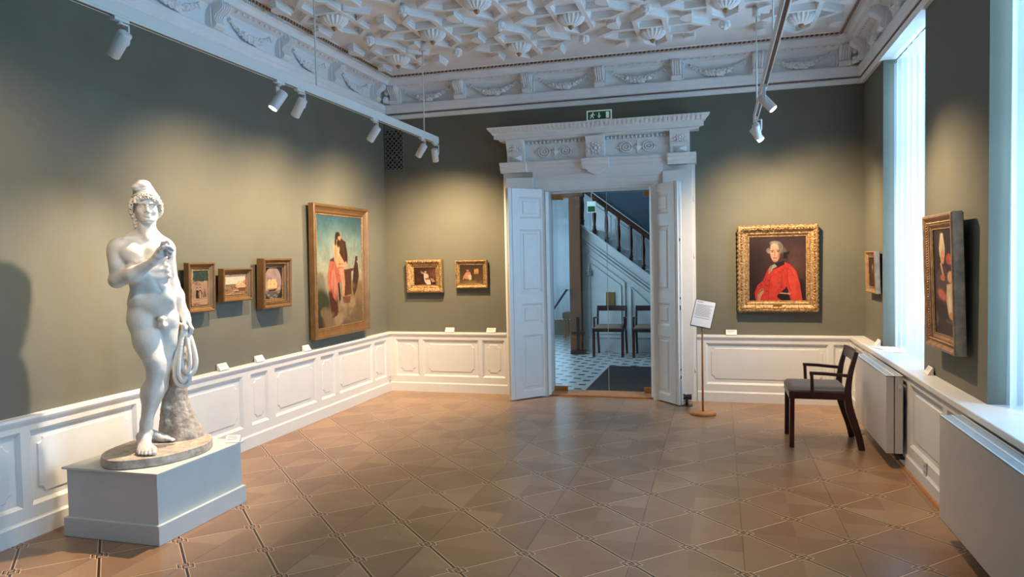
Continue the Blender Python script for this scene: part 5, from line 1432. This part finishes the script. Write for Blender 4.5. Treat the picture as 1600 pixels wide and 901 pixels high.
for k, (x, L_) in enumerate(((-.030, .266), (-.053, .272), (-.072, .266), (-.089, .254), (-.105, .238))):
    r_ = .0170 if k == 0 else .0120-.0005*k
    b.cap((x*.97-.002, -.200, .024), r_*1.05, (x, -L_+.018, .021), r_, k=.004); b.ell((x, -L_+.006, .013), (r_*.95, r_*1.1, r_*.85), k=.004)
b.k = .014
# left leg (viewer's right) crossing behind
b.ell((.062, .020, .755), (.070, .080, .090)); b.cap((.060, .014, .765), .076, (.056, .020, .620), .068); b.cap((.056, .020, .620), .067, (.034, .026, .470), .048)
b.ell((.066, -.006, .66), (.048, .050, .10)); b.cap((.034, .026, .470), .047, (.010, .070, .350), .050); b.cap((.010, .070, .350), .050, (-.072, .104, .130), .030); b.cap((-.072, .104, .130), .029, (-.082, .108, .080), .030)
b.ell((-.098, .118, .036), (.034, .031, .034)); b.cap((-.070, .106, .062), .030, (.000, .082, .034), .027); b.ell((.030, .074, .022), (.046, .040, .024), RZ(-.25))
for k, (y, L_) in enumerate(((.100, .098), (.082, .100), (.064, .094), (.048, .085), (.034, .075))):
    r_ = .0150 if k == 0 else .0108-.0005*k
    b.cap((.040, y*.93, .022), r_*1.05, (L_-.016, y-.012, .020), r_, k=.005); b.ell((L_-.004, y-.014, .013), (r_*1.1, r_*.95, r_*.85), k=.005)
b.k = .008
# genitals
b.ell((.040, -.082, .775), (.026, .022, .020)); b.cap((.042, -.092, .768), .0125, (.046, -.104, .735), .0105); b.ell((.034, -.088, .738), (.018, .018, .022)); b.ell((.054, -.084, .736), (.017, .018, .021))
# head: skull, jaw and face
hx, hz = -.018, 0.0
b.k = .020
b.ell((hx-.004, .012, 1.470), (.070, .086, .080)); b.ell((hx, -.026, 1.425), (.057, .058, .062)); b.ell((hx+.001, -.036, 1.393), (.044, .046, .032)); b.ell((hx+.002, -.066, 1.368), (.020, .018, .017))
b.cap((hx-.047, -.005, 1.415), .019, (hx-.018, -.050, 1.372), .016); b.cap((hx+.047, -.005, 1.415), .019, (hx+.020, -.050, 1.372), .016)
b.ell((hx, -.052, 1.490), (.048, .030, .030))
b.k = .014
b.ell((hx-.033, -.058, 1.418), (.020, .020, .018)); b.ell((hx+.035, -.058, 1.418), (.020, .020, .018))          # cheeks
b.k = .008
b.cap((hx-.040, -.070, 1.4655), .0085, (hx-.010, -.082, 1.4640), .0085); b.cap((hx+.042, -.070, 1.4655), .0085, (hx+.012, -.082, 1.4640), .0085)  # brows
b.ell((hx-.024, -.086, 1.4490), (.0155, .013, .0085), sub=True); b.ell((hx+.027, -.086, 1.4490), (.0155, .013, .0085), sub=True)     # eye sockets
b.k = .004
b.ell((hx-.024, -.069, 1.4490), (.0125, .0105, .0078)); b.ell((hx+.027, -.069, 1.4490), (.0125, .0105, .0078))         # eyes
b.k = .007
b.cap((hx+.001, -.082, 1.462), .0075, (hx+.002, -.098, 1.420), .0095); b.ell((hx-.009, -.088, 1.414), (.0075, .009, .0065)); b.ell((hx+.013, -.088, 1.414), (.0075, .009, .0065))   # nose
b.k = .005
b.ell((hx+.001, -.083, 1.3975), (.0185, .0085, .0050)); b.ell((hx+.001, -.082, 1.3870), (.0150, .0085, .0055))
b.cap((hx-.016, -.093, 1.3925), .0014, (hx+.018, -.093, 1.3925), .0014, k=.003, sub=True)
b.ell((hx+.001, -.088, 1.378), (.014, .006, .003), k=.006, sub=True)
b.build('body', M['marble'], sta, 2)
# hair: tight curls round the face and nape
h = Solid((-.16, -.13, 1.30), (.12, .16, 1.58), .0034); r = random.Random(11); h.k = .005
def curl(x, y, z, s):
    a = r.uniform(0, 6); h.tube([(x+s*math.cos(a+t)*(.9-.09*t), y-.0035*t, z+s*math.sin(a+t)*(.9-.09*t)) for t in [q*.8 for q in range(7)]], [s*.42, s*.45, s*.42, s*.38, s*.34, s*.30, s*.26], k=.0015)
h.ell((hx-.006, .030, 1.460), (.074, .084, .080))
h.ell((hx, -.105, 1.412), (.054, .085, .084), sub=True)
for k in range(13):                          # fringe over the brow
    t = k/12; a = PI*(.04+.92*t); x = hx+.058*math.cos(a); z = 1.468+.032*math.sin(a)
    curl(x, -.056-.024*math.sin(a), z+.003*math.sin(k*2.3), .0120+.003*r.random()); curl(x*1.02, -.048-.022*math.sin(a), z+.015, .0125)
for s_ in (-1, 1):
    for k in range(10):
        z = 1.482-k*.0130 if s_ < 0 else 1.480-k*.0105
        w_ = .068+.012*math.sin(k*.42)-(.012 if k > 7 else 0)
        curl(hx-.004+s_*w_, -.034+.004*k, z, .0125); curl(hx-.004+s_*(w_-.004), -.008+.004*k, z-.004, .0130); curl(hx-.004+s_*(w_+.004), -.020+.003*k, z+.005, .0115)
        curl(hx-.004+s_*(w_-.008), .03, z-.008, .013)
for k in range(8): curl(hx-.074+.002*k, .004, 1.384-k*.008, .0125); curl(hx-.064+.005*k, .036, 1.386-k*.008, .0135)
for k in range(16):
    a = PI*k/15; curl(hx+.062*math.cos(a), .072+.030*math.sin(a), 1.40+.012*(k % 3), .015)
h.build('hair', M['marble'], sta, 1)
c_ = Solid((-.15, -.13, 1.46), (.12, .15, 1.64), .004); c_.k = .016                                     # soft cap with the tip folded forward
c_.ell((hx-.006, .026, 1.512), (.072, .082, .050)); c_.ell((hx-.014, .014, 1.548), (.058, .068, .046)); c_.ell((hx-.020, -.008, 1.582), (.044, .054, .028), RY(-.10))
c_.k = .006; c_.ell((hx-.050, -.040, 1.566), (.032, .036, .021), RY(-.3)); c_.ell((hx-.022, -.052, 1.574), (.034, .026, .018), RY(.1))
c_.tube([(hx-.006+.073*math.cos(t), .026+.083*math.sin(t), 1.508+.014*math.sin(-t)) for t in [PI*2*k/24 for k in range(25)]], .006, k=.004)
c_.build('cap', M['marble'], sta, 2)
# tree stump behind, with bark
tr = Solid((-.05, -.02, -.03), (.32, .33, .76), .007); tr.k = .03; pts = [(.135, .15, -.01, .118), (.120, .15, .03, .108), (.105, .15, .09, .092), (.098, .15, .17, .078), (.100, .15, .28, .068), (.108, .14, .40, .060), (.120, .13, .52, .054), (.126, .12, .64, .048), (.130, .115, .70, .040)]
for i in range(len(pts)-1):
    a, c2 = pts[i], pts[i+1]; tr.cap(a[:3], a[3], c2[:3], c2[3], n=18)
for k in range(9):
    a = k*2*PI/9+.3; tr.cap((.130+.115*math.cos(a), .15+.095*math.sin(a), .0), .022, (.104+.06*math.cos(a), .15+.06*math.sin(a), .22), .012)
tr.ell((.04, .085, .20), (.022, .012, .030)); tr.ell((.045, .08, .115), (.02, .014, .02))
tk = tr.build('tree_stump', M['stone'], sta, 2)
tx = bpy.data.textures.new('bark', 'CLOUDS'); tx.noise_scale = .035
dm = tk.modifiers.new('bark', 'DISPLACE'); dm.texture = tx; dm.strength = .010; dm.mid_level = .5
# folded drapery hanging in loops from the left hand
d = Solid((.04, -.09, .30), (.27, .10, .76), .0042); d.k = .004
def sm(pts, k=5):
    out = []
    for i in range(len(pts)-1):
        p0, p1, p2, p3 = [Vector(pts[j]) for j in (max(0, i-1), i, i+1, min(len(pts)-1, i+2))]
        for q in range(k):
            t = q/k; out.append(.5*((2*p1)+(p2-p0)*t+(2*p0-5*p1+4*p2-p3)*t*t+(3*p1-p0-3*p2+p3)*t*t*t))
    out.append(Vector(pts[-1])); return out
def strand(pts, ra): d.tube(sm(pts), ra, n=10)
strand([(.175, .040, .700), (.196, .025, .640), (.214, .010, .560), (.220, .000, .490), (.205, -.008, .435), (.178, -.010, .420), (.150, -.008, .440), (.138, -.005, .50), (.142, .01, .58), (.160, .030, .680)], .0150)
strand([(.168, .020, .700), (.178, .000, .620), (.186, -.020, .540), (.184, -.030, .470), (.165, -.034, .435)], .0125)
strand([(.160, .020, .690), (.132, .000, .610), (.110, -.010, .530), (.098, -.010, .450), (.106, -.012, .385), (.132, -.015, .352), (.162, -.015, .352), (.180, -.012, .385), (.178, -.006, .44)], .0135)
strand([(.156, .010, .690), (.140, -.012, .600), (.124, -.026, .500), (.122, -.030, .420), (.140, -.034, .380), (.160, -.030, .40)], .0115)
strand([(.150, .030, .690), (.118, .020, .600), (.090, .012, .520), (.084, .008, .470)], .013)
d.ell((.168, .030, .705), (.026, .032, .030))
d.build('drapery', M['marble'], sta, 2)
